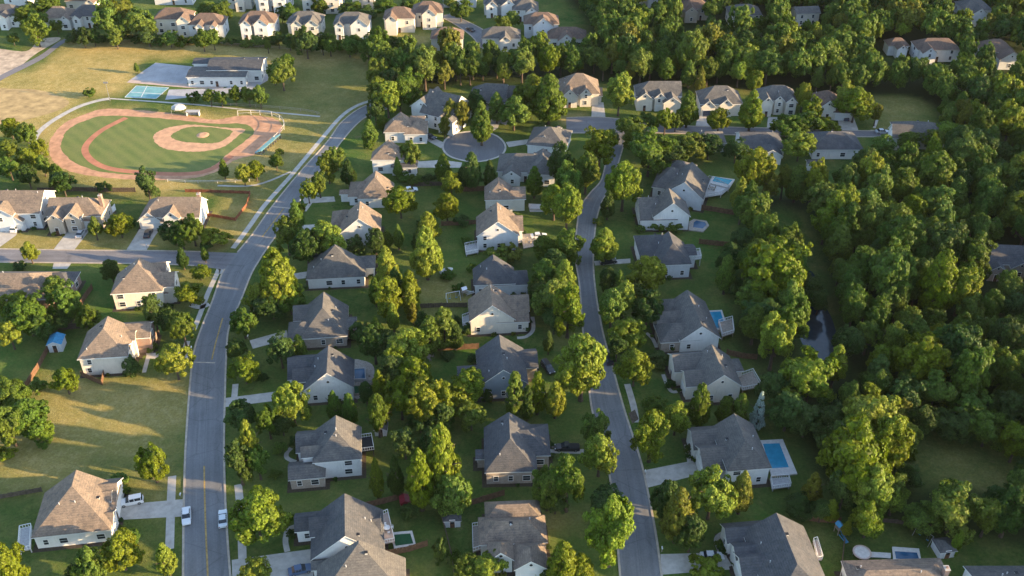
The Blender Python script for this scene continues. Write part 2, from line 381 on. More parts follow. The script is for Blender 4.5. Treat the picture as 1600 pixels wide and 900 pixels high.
sb = nd(t, 'ShaderNodeMath', operation='MULTIPLY_ADD'); sb.inputs[1].default_value = .5; sb.inputs[2].default_value = -.27; t.links.new(n1, sb.inputs[0])
ml = nd(t, 'ShaderNodeMath', operation='MULTIPLY'); n2 = nd(t, 'ShaderNodeMath', operation='MINIMUM'); 
t.links.new(ad.outputs['Fac'], dn.inputs[0]); t.links.new(sb.outputs[0], dn.inputs[1])
dn.use_clamp = True
c = mixc(t, dn.outputs[0], lush, tan)
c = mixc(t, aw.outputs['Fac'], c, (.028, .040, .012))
c = mixc(t, 1.0, c, mixc(t, noise(t, 1.7, 4, .85, p, .28, .72), (.66, .66, .66), (1.34, 1.34, 1.34)), 'MULTIPLY')
t.links.new(c, b.inputs['Base Color']); b.inputs['Roughness'].default_value = .95; b.inputs['Specular IOR Level'].default_value = .1
bp = nd(t, 'ShaderNodeBump'); bp.inputs['Strength'].default_value = .6; bp.inputs['Distance'].default_value = .25
t.links.new(noise(t, 2.2, 4, .75, p), bp.inputs['Height']); t.links.new(bp.outputs[0], b.inputs['Normal'])
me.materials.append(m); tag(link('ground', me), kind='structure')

# ------------------------------------------------------------------ asphalt, concrete
def asphalt(name, c, streak):
    m, t, b = mat(name); p = worldpos(t)
    k = mixc(t, noise(t, .1, 5, .6, p), tuple(x * .86 for x in c), tuple(x * 1.16 for x in c))
    k = mixc(t, noise(t, .6, 4, .7, scaled(t, p, streak), .42, .8), k, tuple(x * .72 for x in c))
    k = mixc(t, 1.0, k, mixc(t, noise(t, 2.2, 4, .85, p, .3, .7), (.82, .82, .82), (1.18, 1.18, 1.18)), 'MULTIPLY')
    t.links.new(k, b.inputs['Base Color']); b.inputs['Roughness'].default_value = .9; return m
M['asphalt'] = asphalt('asphalt', (.135, .138, .145), (1.6, .16, 1)); M['asphalt_side'] = asphalt('asphalt_old', (.17, .16, .165), (.2, 1.6, 1))
M['asphalt_lot'] = asphalt('asphalt_lot', (.36, .355, .36), (.5, .5, 1))
M['paint_yellow'] = plain('paint_yellow', (.36, .24, .08), .8, .5, 1.2); M['paint_white'] = plain('paint_white', (.62, .6, .58), .8, .25, 1)
def roadmat(name, c):
    m, t, b = mat(name); p = worldpos(t); uv = nd(t, 'ShaderNodeUVMap', uv_map='lane'); sx = nd(t, 'ShaderNodeSeparateXYZ'); t.links.new(uv.outputs[0], sx.inputs[0])
    k = mixc(t, noise(t, .08, 5, .65, p), tuple(x * .86 for x in c), tuple(x * 1.16 for x in c))
    r = nd(t, 'ShaderNodeValToRGB'); t.links.new(sx.outputs[0], r.inputs[0]); e = r.color_ramp.elements
    e[0].position = 0; e[0].color = (1.2, 1.16, 1.08, 1); e[1].position = 1; e[1].color = (1.2, 1.16, 1.08, 1)
    for pos, v in ((.05, 1.05), (.2, .9), (.32, 1.04), (.42, .92), (.485, 1.0), (.5, .74), (.515, 1.0), (.58, .92), (.68, 1.04), (.8, .9), (.95, 1.05)):
        q = e.new(pos); q.color = (v, v, v, 1)
    k = mixc(t, 1.0, k, r.outputs[0], 'MULTIPLY')
    st = noise(t, 1.0, 5, .75, scaled(t, uv.outputs[0], (14, .05, 1)), .35, .7); k = mixc(t, 1.0, k, mixc(t, st, (.86, .86, .86), (1.12, 1.12, 1.12)), 'MULTIPLY')
    vo = nd(t, 'ShaderNodeTexVoronoi', feature='DISTANCE_TO_EDGE'); vo.inputs['Scale'].default_value = .11
    t.links.new(p, vo.inputs['Vector']); mr = nd(t, 'ShaderNodeMapRange'); mr.inputs[1].default_value = .004; mr.inputs[2].default_value = .018; mr.inputs[3].default_value = .82; mr.inputs[4].default_value = 1
    t.links.new(vo.outputs['Distance'], mr.inputs[0]); k2 = nd(t, 'ShaderNodeVectorMath', operation='SCALE'); t.links.new(k, k2.inputs[0]); t.links.new(mr.outputs[0], k2.inputs['Scale'])
    k = mixc(t, 1.0, k2.outputs[0], mixc(t, noise(t, 2.2, 4, .85, p, .3, .7), (.84, .84, .84), (1.16, 1.16, 1.16)), 'MULTIPLY')
    t.links.new(k, b.inputs['Base Color']); b.inputs['Roughness'].default_value = .9; return m
M['road'] = roadmat('road_asphalt', (.165, .167, .170)); M['road_side'] = roadmat('road_asphalt_old', (.185, .175, .178))
def road(name, A, B, z, k):
    n = min(len(A), len(B)); me = bpy.data.meshes.new(name); V = []; Fc = []; NU = 1
    for i in range(n): V += [(*A[i], z), (*B[i], z)]
    for i in range(n - 1): Fc.append((2 * i, 2 * i + 1, 2 * i + 3, 2 * i + 2))
    me.from_pydata(V, [], Fc); uvl = me.uv_layers.new(name='lane'); acc = [0]
    for i in range(1, n): acc.append(acc[-1] + math.hypot(A[i][0] - A[i-1][0], A[i][1] - A[i-1][1]))
    for l in me.loops:
        uvl.data[l.index].uv = (l.vertex_index % 2, acc[l.vertex_index // 2])
    me.materials.append(M[k]); me.update(); tag(link(name, me), kind='structure')
def ribbon(mb, A, B, z, k):
    n = min(len(A), len(B))
    for i in range(n - 1): mb.face([(*A[i], z), (*B[i], z), (*B[i + 1], z), (*A[i + 1], z)], k)
def line_sheet(mb, pts, w, z, k):
    pts = [np.array(p) for p in pts]; A = []; B = []
    for i, p_ in enumerate(pts):
        d = pts[min(i + 1, len(pts) - 1)] - pts[max(i - 1, 0)]; d = d / (np.hypot(*d) or 1); nrm = np.array([-d[1], d[0]])
        A.append(tuple(p_ + nrm * w / 2)); B.append(tuple(p_ - nrm * w / 2))
    for i in range(len(A) - 1): mb.face([(*A[i], z), (*B[i], z), (*B[i + 1], z), (*A[i + 1], z)], k)
def kerb(mb, pts, w=.42, h=.12, k='kerb', skip=()):
    for i in range(len(pts) - 1):
        if any(inpoly((pts[i][0] + pts[i + 1][0]) / 2, (pts[i][1] + pts[i + 1][1]) / 2, s) for s in skip): continue
        mb.bar(pts[i], pts[i + 1], w, 0, h, k)
road('main_road', mainL, mainR, .030, 'road')
road('lane', laneL, laneR, .030, 'road')
road('side_street', sideL, sideR, .026, 'road_side')
road('crescent_road', cresL, cresR, .026, 'road_side')
road('far_road', farL, farR, .030, 'road')
mb = MB(); ribbon(mb, tlL, tlR, .030, 'asphalt_side'); struct('field_road', mb)
mb = MB(); mb.sheet(CUL, .022, 'asphalt'); struct('cul_de_sac', mb)
mb = MB(); kerb(mb, CUL + CUL[:1], .6, .13, 'concrete')
for A in (mainL, mainR): kerb(mb, A, skip=[ROADPOLY[2]])
for A in (laneL, laneR): kerb(mb, A, skip=[ROADPOLY[3]])
for A in (sideL, sideR): kerb(mb, A[:-9], skip=[ROADPOLY[0]])
for A in (cresL, cresR): kerb(mb, A, skip=[ROADPOLY[1]])
for A in (farL, farR): kerb(mb, A)
struct('kerb', mb)
mb = MB()
for seg in ([(319,728),(320,780),(322,840),(325,905),(328,980)], [(348,497),(342,518),(336,540),(331,562)], [(443,326),(425,350),(410,370)]):
    line_sheet(mb, catmull(GL(seg), 4), .34, .037, 'paint_yellow')
line_sheet(mb, GL([(426,323),(459,326)]), .5, .037, 'kerb')
line_sheet(mb, GL([(303,566),(336,567)]), .4, .037, 'kerb')
struct('road_marking', mb)
# sidewalks and drives
walks = [([(364,388),(388,356),(414,320),(450,280),(460,268),(500,220),(532,183),(556,166),(580,157),(600,150)], 1.5), ([(343,417),(338,430),(325,458),(311,495),(303,515)], 1.3),
    ([(335,417),(345,420),(345,428)], 1.2), ([(298,476),(312,480),(327,475)], 1.6), ([(293,533),(288,550)], 1.4), ([(269,744),(267,790),(265,858)], 1.7),
    ([(372,757),(376,800),(379,875)], 1.6), ([(368,600),(366,622)], 1.4), ([(505,288),(490,310),(476,330)], 1.1), ([(232,556),(225,582)], 1.0),
    ([(50,240),(52,222),(62,205),(85,187),(120,168),(150,158),(172,154)], 2.0), ([(172,154),(300,163),(400,173),(500,182)], .9),
    ([(455,700),(448,708),(449,716),(462,722)], 1.0), ([(463,822),(450,828),(446,845),(449,862)], 1.1), ([(832,495),(833,515),(822,526),(808,528)], 1.0),
    ([(1010,520),(1020,530),(1026,543)], .9), ([(1036,585),(1042,600),(1050,612),(1064,610)], .9), ([(980,600),(990,635),(994,660)], 1.5), ([(1072,695),(1076,715),(1079,735)], .9),
    ([(1135,830),(1120,842),(1126,862),(1140,885)], 1.1), ([(1368,168),(1372,180),(1366,200)], .9), ([(255,470),(270,472),(275,462)], .9), ([(340,290),(400,289),(455,268)], .9),
    ([(1000,905),(1000,860)], .1)]
mb = MB()
for pts, w in walks: line_sheet(mb, catmull(GL(pts), 5), w, .018, 'concrete')
struct('sidewalk', mb)
drives = [[(0,362),(32,352),(25,368),(-3,388),(-30,388)], [(110,356),(140,356),(137,364),(115,392),(82,392)], [(218,358),(250,358),(240,372),(228,393),(196,393)],
    [(176,790),(286,780),(286,807),(176,813)], [(228,552),(300,549),(300,563),(230,560)], [(352,622),(430,612),(432,626),(352,636)],
    [(362,875),(486,858),(490,905),(480,945),(364,925)], [(390,532),(448,516),(450,530),(395,545)], [(472,309),(522,307),(524,315),(476,318)],
    [(470,352),(502,350),(500,360),(478,362)], [(455,428),(482,424),(482,434),(452,438)],
    [(825,321),(868,323),(868,331),(828,331)], [(826,370),(852,368),(852,376),(828,380)], [(858,702),(912,702),(912,709),(858,708)],
    [(928,408),(985,404),(985,411),(930,415)], [(1006,735),(1097,717),(1098,740),(1040,755),(1012,762)], [(1032,866),(1100,864),(1135,868),(1140,890),(1034,898)],
    [(925,160),(943,160),(946,183),(924,183)], [(1095,165),(1118,168),(1112,200),(1086,200)], [(1200,183),(1215,183),(1215,202),(1198,202)], [(1307,172),(1330,172),(1342,206),(1312,206)],
    [(665,210),(692,222),(690,232),(664,218)], [(790,222),(830,217),(830,224),(795,230)], [(645,253),(690,250),(722,254),(720,262),(650,262)], [(770,170),(785,180),(778,200),(764,208)],
    [(782,165),(800,180),(790,196),(775,188)], [(1360,203),(1395,205),(1395,212),(1360,212)], [(84,411),(112,411),(105,420),(82,420)], [(735,54),(770,44),(775,48),(748,60)], [(745,70),(790,58),(795,62),(758,76)]]
mb = MB()
for d in drives: mb.sheet(GL(d), .024, 'concrete')
struct('driveway', mb)

# ------------------------------------------------------------------ water
mb = MB(); mb.sheet(WATER, .012, 'creek'); struct('water', mb)

# ------------------------------------------------------------------ ball field and school yard
def grassmat(name, c1, c2, stripe):
    m, t, b = mat(name); p = worldpos(t)
    w = nd(t, 'ShaderNodeTexWave', wave_type='BANDS', bands_direction='DIAGONAL'); w.inputs['Scale'].default_value = .11; w.inputs['Distortion'].default_value = .6
    t.links.new(p, w.inputs[0]); k = mixc(t, w.outputs[1], c1, c2)
    k = mixc(t, noise(t, .15, 5, .65, p, .4, .75), k, stripe); k = mixc(t, 1.0, k, mixc(t, noise(t, 1.7, 4, .85, p, .3, .7), (.78, .78, .78), (1.22, 1.22, 1.22)), 'MULTIPLY')
    t.links.new(k, b.inputs['Base Color']); b.inputs['Roughness'].default_value = .95; return m
M['field_grass'] = grassmat('field_grass', (.090, .128, .022), (.132, .160, .032), (.15, .16, .04))
M['dirt'] = plain('infield_dirt', (.50, .29, .17), .95, .22, .5); M['clay'] = plain('red_clay', (.40, .165, .095), .95, .2, .3)
M['dirt_red'] = plain('pink_dirt', (.46, .25, .145), .95, .28, .4)
M['court'] = plain('court_teal', (.16, .33, .34), .8, .2, .5); M['walk_pink'] = plain('walk_pink', (.46, .35, .29), .9, .15, .5)
M['rubble'] = plain('pale_rubble', (.42, .33, .24), .95, .4, .35, bump=.5)
def psheet(name, pts, z, k, n=9, smooth=True):
    g_ = random.Random(name); jt = .22 if k in ('dirt', 'dirt_red', 'field_grass') else .05
    mb = MB(); mb.sheet([(x + g_.uniform(-jt, jt), y + g_.uniform(-jt, jt)) for x, y in catmull(GL(pts), n, True)] if smooth else GL(pts), z, k); struct(name, mb)
psheet('dirt_track', [(78,242),(80,217),(100,193),(140,176),(170,170),(240,174),(290,180),(335,187),(375,181),(412,182),(434,188),(441,200),(428,218),(402,240),(370,249),(345,264),(325,273),(285,280),(220,281),(170,278),(118,270),(92,259)], .008, 'dirt_red')
psheet('outfield_grass', [(95,228),(106,203),(135,188),(165,181),(240,184),(330,193),(375,193),(393,199),(396,208),(380,222),(355,241),(335,258),(300,271),(260,273),(190,272),(140,264),(106,246)], .012, 'field_grass')
mb = MB(); line_sheet(mb, catmull(GL([(197,184),(160,203),(138,222),(133,237),(145,252),(170,263),(215,269),(270,272),(310,270),(335,262),(362,243)]), 6), 2.2, .016, 'clay'); struct('warning_track', mb)
psheet('infield_dirt', [(240,214),(250,204),(275,197),(305,195),(345,199),(382,202),(372,212),(352,228),(320,236),(280,236),(250,229)], .016, 'dirt')
psheet('infield_grass', [(267,213),(281,203),(302,198),(340,200),(363,206),(345,221),(320,224),(285,221)], .020, 'field_grass')
mb = MB(); mc = G(317, 211); mb.tube((mc[0], mc[1], 0), (mc[0], mc[1], .25), 2.2, 1.2, 'dirt', 14); struct('pitchers_mound', mb)
psheet('parking_lot', [(200,127),(243,98),(302,104),(300,122),(292,131)], .02, 'asphalt_lot', smooth=False)
psheet('school_walk', [(198,129),(205,124),(292,131),(352,134),(348,139),(290,137)], .024, 'walk_pink', smooth=False)
psheet('ball_court', [(195,152),(213,134),(264,137),(244,154)], .02, 'court', smooth=False)
psheet('school_drive', [(264,140),(350,138),(400,120),(408,106),(424,104),(418,126),(390,142),(300,152),(258,156)], .018, 'asphalt_lot', smooth=False)
mb = MB()
for a_, b_ in (((204,144),(255,147)), ((230,134),(220,153)), ((195,152),(213,134)), ((213,134),(264,137)), ((264,137),(244,154)), ((195,152),(244,154))): line_sheet(mb, GL([a_, b_]), .25, .026, 'paint_white')
struct('court_marking', mb)
psheet('rubble_ground', [(-20,125),(-20,78),(40,80),(62,62),(95,60),(55,85),(12,118)], .01, 'rubble')
psheet('verge_bed', [(982,646),(992,640),(998,655),(988,662)], .03, 'fence_dark', smooth=False)

M['sand'] = plain('bare_sandy_soil', (.37, .265, .12), .95, .35, .3, bump=.3)
psheet('bare_soil', [(-15,143),(30,139),(62,141),(90,149),(108,160),(92,172),(60,182),(20,192),(-15,192)], .006, 'sand')
# ------------------------------------------------------------------ houses
OH = .4
class Block:
    # code: axis (x/y) + end kinds (g gable / h hip); local rectangle = roof edge
    def __init__(s, code, x0, y0, x1, y1, e, p, opt):
        s.ax, s.ends = code[0], code[1:3]; s.x0, s.x1, s.y0, s.y1, s.e, s.p, s.opt = x0, x1, y0, y1, e, p, opt
        w = (x1 - x0) if s.ax == 'y' else (y1 - y0); d = (y1 - y0) if s.ax == 'y' else (x1 - x0)
        s.half = w / 2; s.rise = p * s.half; s.d = d
        i0 = s.half if s.ends[0] == 'h' else 0; i1 = s.half if s.ends[1] == 'h' else 0
        if i0 + i1 > d - .6:
            k = (d - .6) / (i0 + i1) if i0 + i1 else 1; i0 *= k; i1 *= k
        s.i0, s.i1 = i0, i1
    def uv(s, u, v, z):                                       # u across the ridge, v along it
        return (s.x0 + u, s.y0 + v, z) if s.ax == 'y' else (s.x0 + v, s.y1 - u, z)
    def roofz(s, x, y):
        if not (s.x0 <= x <= s.x1 and s.y0 <= y <= s.y1): return -1
        u, v = (x - s.x0, y - s.y0) if s.ax == 'y' else (s.y1 - y, x - s.x0)
        z = min(u, 2 * s.half - u) * s.p
        if s.i0: z = min(z, v * s.rise / s.i0)
        if s.i1: z = min(z, (s.d - v) * s.rise / s.i1)
        return s.e + z
    def inside(s, x, y): return s.x0 + OH < x < s.x1 - OH and s.y0 + OH < y < s.y1 - OH
    def roof(s, rf, fa, rk, fk, th=.2):
        W, d, e = 2 * s.half, s.d, s.e
        def verts(dz): return [s.uv(0, 0, e + dz), s.uv(W, 0, e + dz), s.uv(W, d, e + dz), s.uv(0, d, e + dz),
                               s.uv(s.half, s.i0, e + s.rise + dz), s.uv(s.half, d - s.i1, e + s.rise + dz)]
        T, Bo = verts(0), verts(-th)
        F_ = [(3, 0, 4, 5), (1, 2, 5, 4)]
        if s.i0: F_.append((0, 1, 4))
        if s.i1: F_.append((2, 3, 5))
        for f in F_:
            rf.face([T[i] for i in f], rk); rf.face([Bo[i] for i in reversed(f)], fk)
        loop = [0] + ([] if s.i0 else [4]) + [1, 2] + ([] if s.i1 else [5]) + [3]
        n = len(loop)
        for i in range(n):
            a, b_ = loop[i], loop[(i + 1) % n]
            fa.face([T[a], T[b_], Bo[b_], Bo[a]][::-1], fk)
    def walls(s, wb, wk, gk=None):
        o = OH; top = s.e + s.p * o - .24
        ztop = s.e + s.rise - .24
        W, d = 2 * s.half, s.d
        z0 = s.opt.get('z0', 0.0)
        c = lambda u, v, z: s.uv(u, v, z)
        wb.face([c(o, d - o, z0), c(o, o, z0), c(o, o, top), c(o, d - o, top)], wk)
        wb.face([c(W - o, o, z0), c(W - o, d - o, z0), c(W - o, d - o, top), c(W - o, o, top)], wk)
        if s.i0: wb.face([c(o, o, z0), c(W - o, o, z0), c(W - o, o, top), c(o, o, top)], wk)
        else: wb.face([c(o, o, z0), c(W - o, o, z0), c(W - o, o, top), c(s.half, o, ztop), c(o, o, top)], wk)
        if s.i1: wb.face([c(W - o, d - o, z0), c(o, d - o, z0), c(o, d - o, top), c(W - o, d - o, top)], wk)
        else: wb.face([c(W - o, d - o, z0), c(o, d - o, z0), c(o, d - o, top), c(s.half, d - o, ztop), c(W - o, d - o, top)], wk)

def frame_bm(w, h, k='trim'):
    mb = MB(); f = .11; t0, t1 = -.03, .09
    mb.box(-w/2 - f, -t1, -f, -w/2, -t0, h + f, k); mb.box(w/2, -t1, -f, w/2 + f, -t0, h + f, k)
    mb.box(-w/2, -t1, h, w/2, -t0, h + f, k); mb.box(-w/2, -t1, -f, w/2, -t0, 0, k)
    mb.box(-w/2, -t1 + .02, h/2 - .03, w/2, -t0, h/2 + .03, k); return mb
CACHE = {}
def cached(key, fn):
    if key not in CACHE: CACHE[key] = fn()
    return CACHE[key]
def win_frame(w, h): return cached(('f', w, h), lambda: frame_bm(w, h).mesh('window'))
def win_pane(w, h):
    def f():
        mb = MB(); mb.box(-w/2, -.05, 0, w/2, -.015, h, 'glass'); return mb.mesh('pane')
    return cached(('p', w, h), f)
def round_vent():
    def f():
        mb = MB(); mb.tube((0, .02, 0), (0, -.07, 0), .42, .42, 'trim', 14); mb.tube((0, -.075, 0), (0, -.1, 0), .33, .33, 'black', 14); return mb.mesh('gable_vent')
    return cached('gv', f)
def door_mesh():
    def f():
        mb = MB(); mb.box(-.6, -.1, 0, .6, -.02, 2.25, 'trim'); mb.box(-.48, -.14, .02, .48, -.1, 2.12, 'door'); mb.box(-.3, -.155, 1.2, .3, -.14, 1.95, 'glass'); return mb.mesh('door')
    return cached('dr', f)
def garage_mesh(w, k):
    def f():
        mb = MB(); mb.box(-w/2 - .12, -.08, 0, w/2 + .12, -.02, 2.45, 'trim')
        for i in range(4): mb.box(-w/2, -.13, .04 + i * .57, w/2, -.08, .57 + i * .57, k)
        return mb.mesh('garage_door')
    return cached(('g', w, k), f)
def pipe_mesh():
    def f():
        mb = MB(); mb.tube((0, 0, -.3), (0, 0, .45), .09, .09, 'pipe', 8); mb.tube((0, 0, .45), (0, 0, .5), .14, .12, 'pipe', 8); return mb.mesh('roof_vent')
    return cached('pv', f)
def box_vent():
    def f():
        mb = MB(); mb.box(-.25, -.25, -.2, .25, .25, .22, 'pipe'); mb.box(-.32, -.32, .22, .32, .32, .28, 'black'); return mb.mesh('roof_vent')
    return cached('bv', f)
HOUSES = []
def house(label, short, yaw, blocks, wall='white', roof='roof_grey', front='N', base=None, detail=2, chimney=None, cat='house', group=None, kind='house', gable=None, win=1, garage='garage'):
    yw = R(yaw); c_, s_ = math.cos(yw), math.sin(yw)
    code, xl, yl = blocks[0][:3]; org = G(xl, yl, blocks[0][5])
    bl = []
    for bk in blocks:
        code, xl, yl, xr, yf, e, p = bk[:7]; opt = bk[7] if len(bk) > 7 else {}
        P0 = G(xl, yl, e); w = (xr - xl) / S(xl, yl, e) / c_
        Yf = G(xl, yf, e)[1]; d = max(2.0, (Yf - P0[1]) / c_)
        dx, dy = P0[0] - org[0], P0[1] - org[1]
        lx, ly = dx * c_ + dy * s_, -dx * s_ + dy * c_
        bl.append(Block(code, lx, ly, lx + w, ly + d, e, p, opt))
    # recentre on the first block
    ox = (bl[0].x0 + bl[0].x1) / 2; oy = (bl[0].y0 + bl[0].y1) / 2
    jx = 0
    for k, b in enumerate(bl):
        e_ = .013 * k
        b.x0 -= ox + e_; b.x1 -= ox - e_; b.y0 -= oy - e_ * .7; b.y1 -= oy + e_ * .6
    loc = (org[0] + ox * c_ - oy * s_, org[1] + ox * s_ + oy * c_, 0)
    H = thing(kind, label, cat, loc, yw, group)
    rf, fa, wb = MB(), MB(), MB()
    for b in bl:
        b.roof(rf, fa, b.opt.get('roof', roof), 'trim' if detail > 0 else 'gutter')
        if not b.opt.get('nowall'): b.walls(wb, b.opt.get('wall', wall))
    W = wb.build('wall', H); RF = rf.build('roof', H); fa.build('fascia', H)
    # windows on walls that are open to the air
    rr = random.Random(label)
    sides = []
    for b in bl:
        if b.opt.get('nowall'): continue
        o = OH; top = b.e + b.p * o - .24
        sides += [(b, 'N', (b.x0 + o, b.y0 + o), (b.x1 - o, b.y0 + o), 0.0, top), (b, 'R', (b.x1 - o, b.y0 + o), (b.x1 - o, b.y1 - o), math.pi / 2, top),
                  (b, 'F', (b.x1 - o, b.y1 - o), (b.x0 + o, b.y1 - o), math.pi, top), (b, 'L', (b.x0 + o, b.y1 - o), (b.x0 + o, b.y0 + o), -math.pi / 2, top)]
    door_done = False
    for b, sd_, A, B, rz, top in sides:
        L = math.hypot(B[0] - A[0], B[1] - A[1]); ux, uy = (B[0] - A[0]) / L, (B[1] - A[1]) / L; nx_, ny_ = uy, -ux
        def free(px, py, z):
            for q in bl:
                if q is b: continue
                for e_ in (.06, .7):
                    x, y = px + nx_ * e_, py + ny_ * e_
                    zz = q.roofz(x, y)
                    if zz > z - .2 and z + .3 > q.opt.get('z0', 0): return False
            return True
        used = []
        gd = b.opt.get('garage')
        if gd == sd_:
            w = 4.9 if L > 6 else (2.7 if L < 4.2 else 3.4); px, py = A[0] + ux * L / 2, A[1] + uy * L / 2
            link('garage_door', garage_mesh(w, b.opt.get('gk', garage)), H, (px, py, 0), rz); used.append((L / 2, w / 2 + .5, 0))
        if sd_ == front and not door_done and L > 3 and gd != sd_:
            for fr in (.5, .3, .7):
                px, py = A[0] + ux * L * fr, A[1] + uy * L * fr
                if free(px, py, 1.0):
                    link('door', door_mesh(), H, (px, py, .02), rz); used.append((L * fr, 1.2, 0)); door_done = True; break
        if not win: continue
        rows = [(.95, 1.35)] if top < 4.4 else [(.9, 1.35), (3.4 if top < 5.6 else 3.55, 1.25)]
        if b.opt.get('z0', 0) > 0: rows = [(top - 1.5, 1.1)]
        n = max(1, int(L / (3.4 if detail else 4.2)))
        for ri, (z, h) in enumerate(rows):
            for i in range(n):
                if sd_ in 'NF' and rr.random() < b.opt.get('skip', .22): continue
                if sd_ in 'LR' and rr.random() < .12: continue
                a = L * (i + .5) / n + rr.uniform(-.3, .3)
                w = rr.choice((.9, .9, 1.5))
                if any(abs(a - u[0]) < u[1] + w / 2 and ri == u[2] for u in used) or a < w / 2 + .3 or a > L - w / 2 - .3: continue
                px, py = A[0] + ux * a, A[1] + uy * a
                if not (free(px - ux * w / 2, py - uy * w / 2, z) and free(px + ux * w / 2, py + uy * w / 2, z)): continue
                if z + h > top - .1: continue
                fo = link('window', win_frame(w, h), H, (px, py, z), rz)
                link('pane', win_pane(w, h), fo)
        # attic vent in gables
        isg = (b.ax == 'y' and ((sd_ == 'N' and not b.i0) or (sd_ == 'F' and not b.i1))) or (b.ax == 'x' and ((sd_ == 'L' and not b.i0) or (sd_ == 'R' and not b.i1)))
        if isg and b.rise > 1.6:
            px, py = A[0] + ux * L / 2, A[1] + uy * L / 2
            if free(px, py, top + b.rise * .35): link('gable_vent', round_vent(), H, (px, py, top + b.rise * .38), rz)
    # roof furniture
    b = max(bl, key=lambda q: (q.x1 - q.x0) * (q.y1 - q.y0))
    def topz(x, y): return max(q.roofz(x, y) for q in bl)
    if detail > 0:
        for i in range(3 if detail > 1 else 2):
            x = rr.uniform(b.x0 + 1.5, b.x1 - 1.5); y = rr.uniform(b.y0 + 1.5, b.y1 - 1.5)
            link('roof_vent', pipe_mesh() if i else box_vent(), RF, (x, y, topz(x, y)))
    if chimney is None and detail == 2 and rr.random() < .15: chimney = rr.choice('LR')
    if chimney:
        x = b.x1 - .9 if chimney == 'R' else b.x0 + .9; y = (b.y0 + b.y1) / 2 + rr.uniform(-1, 1)
        mb = MB(); z0 = topz(x, y) - .8; z1 = b.e + b.rise + .7; k = base or 'brick'
        mb.box(x - .45, y - .55, z0, x + .45, y + .55, z1, k); mb.box(x - .52, y - .62, z1, x + .52, y + .62, z1 + .12, 'concrete'); mb.box(x - .2, y - .2, z1 + .12, x + .2, y + .2, z1 + .4, 'brick')
        mb.build('chimney', RF)
    foot = []
    for q in bl:
        for (x, y) in ((q.x0, q.y0), (q.x1, q.y0), (q.x1, q.y1), (q.x0, q.y1)):
            foot.append((q, x, y))
    HOUSES.append(dict(o=H, short=short, loc=loc, yaw=yw, bl=bl, label=label, front=front, detail=detail))
    return H
def in_house(x, y, m=1.0):
    for h in HOUSES:
        dx, dy = x - h['loc'][0], y - h['loc'][1]
        if dx * dx + dy * dy > 900: continue
        c_, s_ = math.cos(h['yaw']), math.sin(h['yaw']); lx, ly = dx * c_ + dy * s_, -dx * s_ + dy * c_
        for q in h['bl']:
            if q.x0 - m < lx < q.x1 + m and q.y0 - m < ly < q.y1 + m: return True
    return False
gN, gL, gR = {'garage': 'N'}, {'garage': 'L'}, {'garage': 'R'}
def up(z): return {'z0': z}
def wl(k, **kw): return dict(wall=k, **kw)

# west of the main road
house('big white house with broad tan hip roof and rear deck at bottom left', 'the bottom left hip-roofed house', 8,
      [('yhg', 48, 841, 168, 770, 3.6, .74), ('xhg', 98, 800, 179, 754, 3.7, .66), ('xgg', 110, 829, 174, 800, 3.4, .62, gR), ('xgg', 110, 790, 172, 768, 4.6, .6, up(2))], 'white', 'roof_tan', 'R')
house('cream two-storey house with sunlit tan roof between the mown field and a blue-roofed shed', 'the cream house beside the field', 6,
      [('yhg', 120, 562, 197, 518, 5.3, .74), ('xhg', 165, 532, 233, 505, 5.0, .62, wl('brick')), ('xgg', 158, 560, 199, 538, 5.1, .6), ('xgg', 165, 535, 210, 518, 5.4, .6)], 'cream', 'roof_tan', 'R')
house('cream house with tan roof and white front gables on the street corner', 'the corner house with white gables', 6,
      [('yhg', 172, 460, 252, 428, 5.2, .72), ('xgg', 205, 452, 271, 428, 5.2, .7), ('xgg', 205, 436, 258, 412, 5.2, .7), ('xhh', 215, 462, 262, 440, 3.2, .5)], 'cream', 'roof_tan', 'R')
house('wide brick house with brown roof and grey side wing, cut by the left edge', 'the wide brick house at left', 0,
      [('xhh', -60, 468, 74, 424, 4.0, .62), ('xhh', 60, 448, 112, 424, 3.4, .6, dict(roof='roof_dark')), ('ygh', 20, 472, 60, 445, 4.0, .6)], 'brick', 'roof_tan', 'F')
house('white-sided house with dark gabled roof on the side street, cut by the left edge', 'the cut-off house on the side street', 0,
      [('xhg', -60, 334, 62, 298, 5.2, .62), ('ygh', 4, 347, 36, 322, 3.2, .75, gN), ('ygh', -20, 338, 20, 315, 5.4, .7)], 'pale', 'roof_tan', 'N')
house('tan house with twin steep front gables and white garage, centre of the side street row', 'the twin-gabled tan house', 0,
      [('xgh', 72, 338, 158, 312, 4.4, .78), ('ygh', 70, 346, 98, 324, 4.6, .85), ('ygh', 98, 343, 125, 321, 4.9, .95), ('xgh', 104, 346, 142, 326, 2.9, .6, gN)], 'tan', 'roof_tan', 'N', chimney='R')
house('white house with tan roof, gabled garage and dormer beside a red-fenced yard', 'the white house with red-fenced yard', 0,
      [('xhg', 218, 340, 312, 312, 4.2, .8), ('ygh', 214, 346, 252, 322, 3.0, .85, gN), ('ygh', 253, 342, 281, 320, 4.5, .9), ('xgg', 250, 348, 300, 335, 3, .5)], 'white', 'roof_tan', 'N')
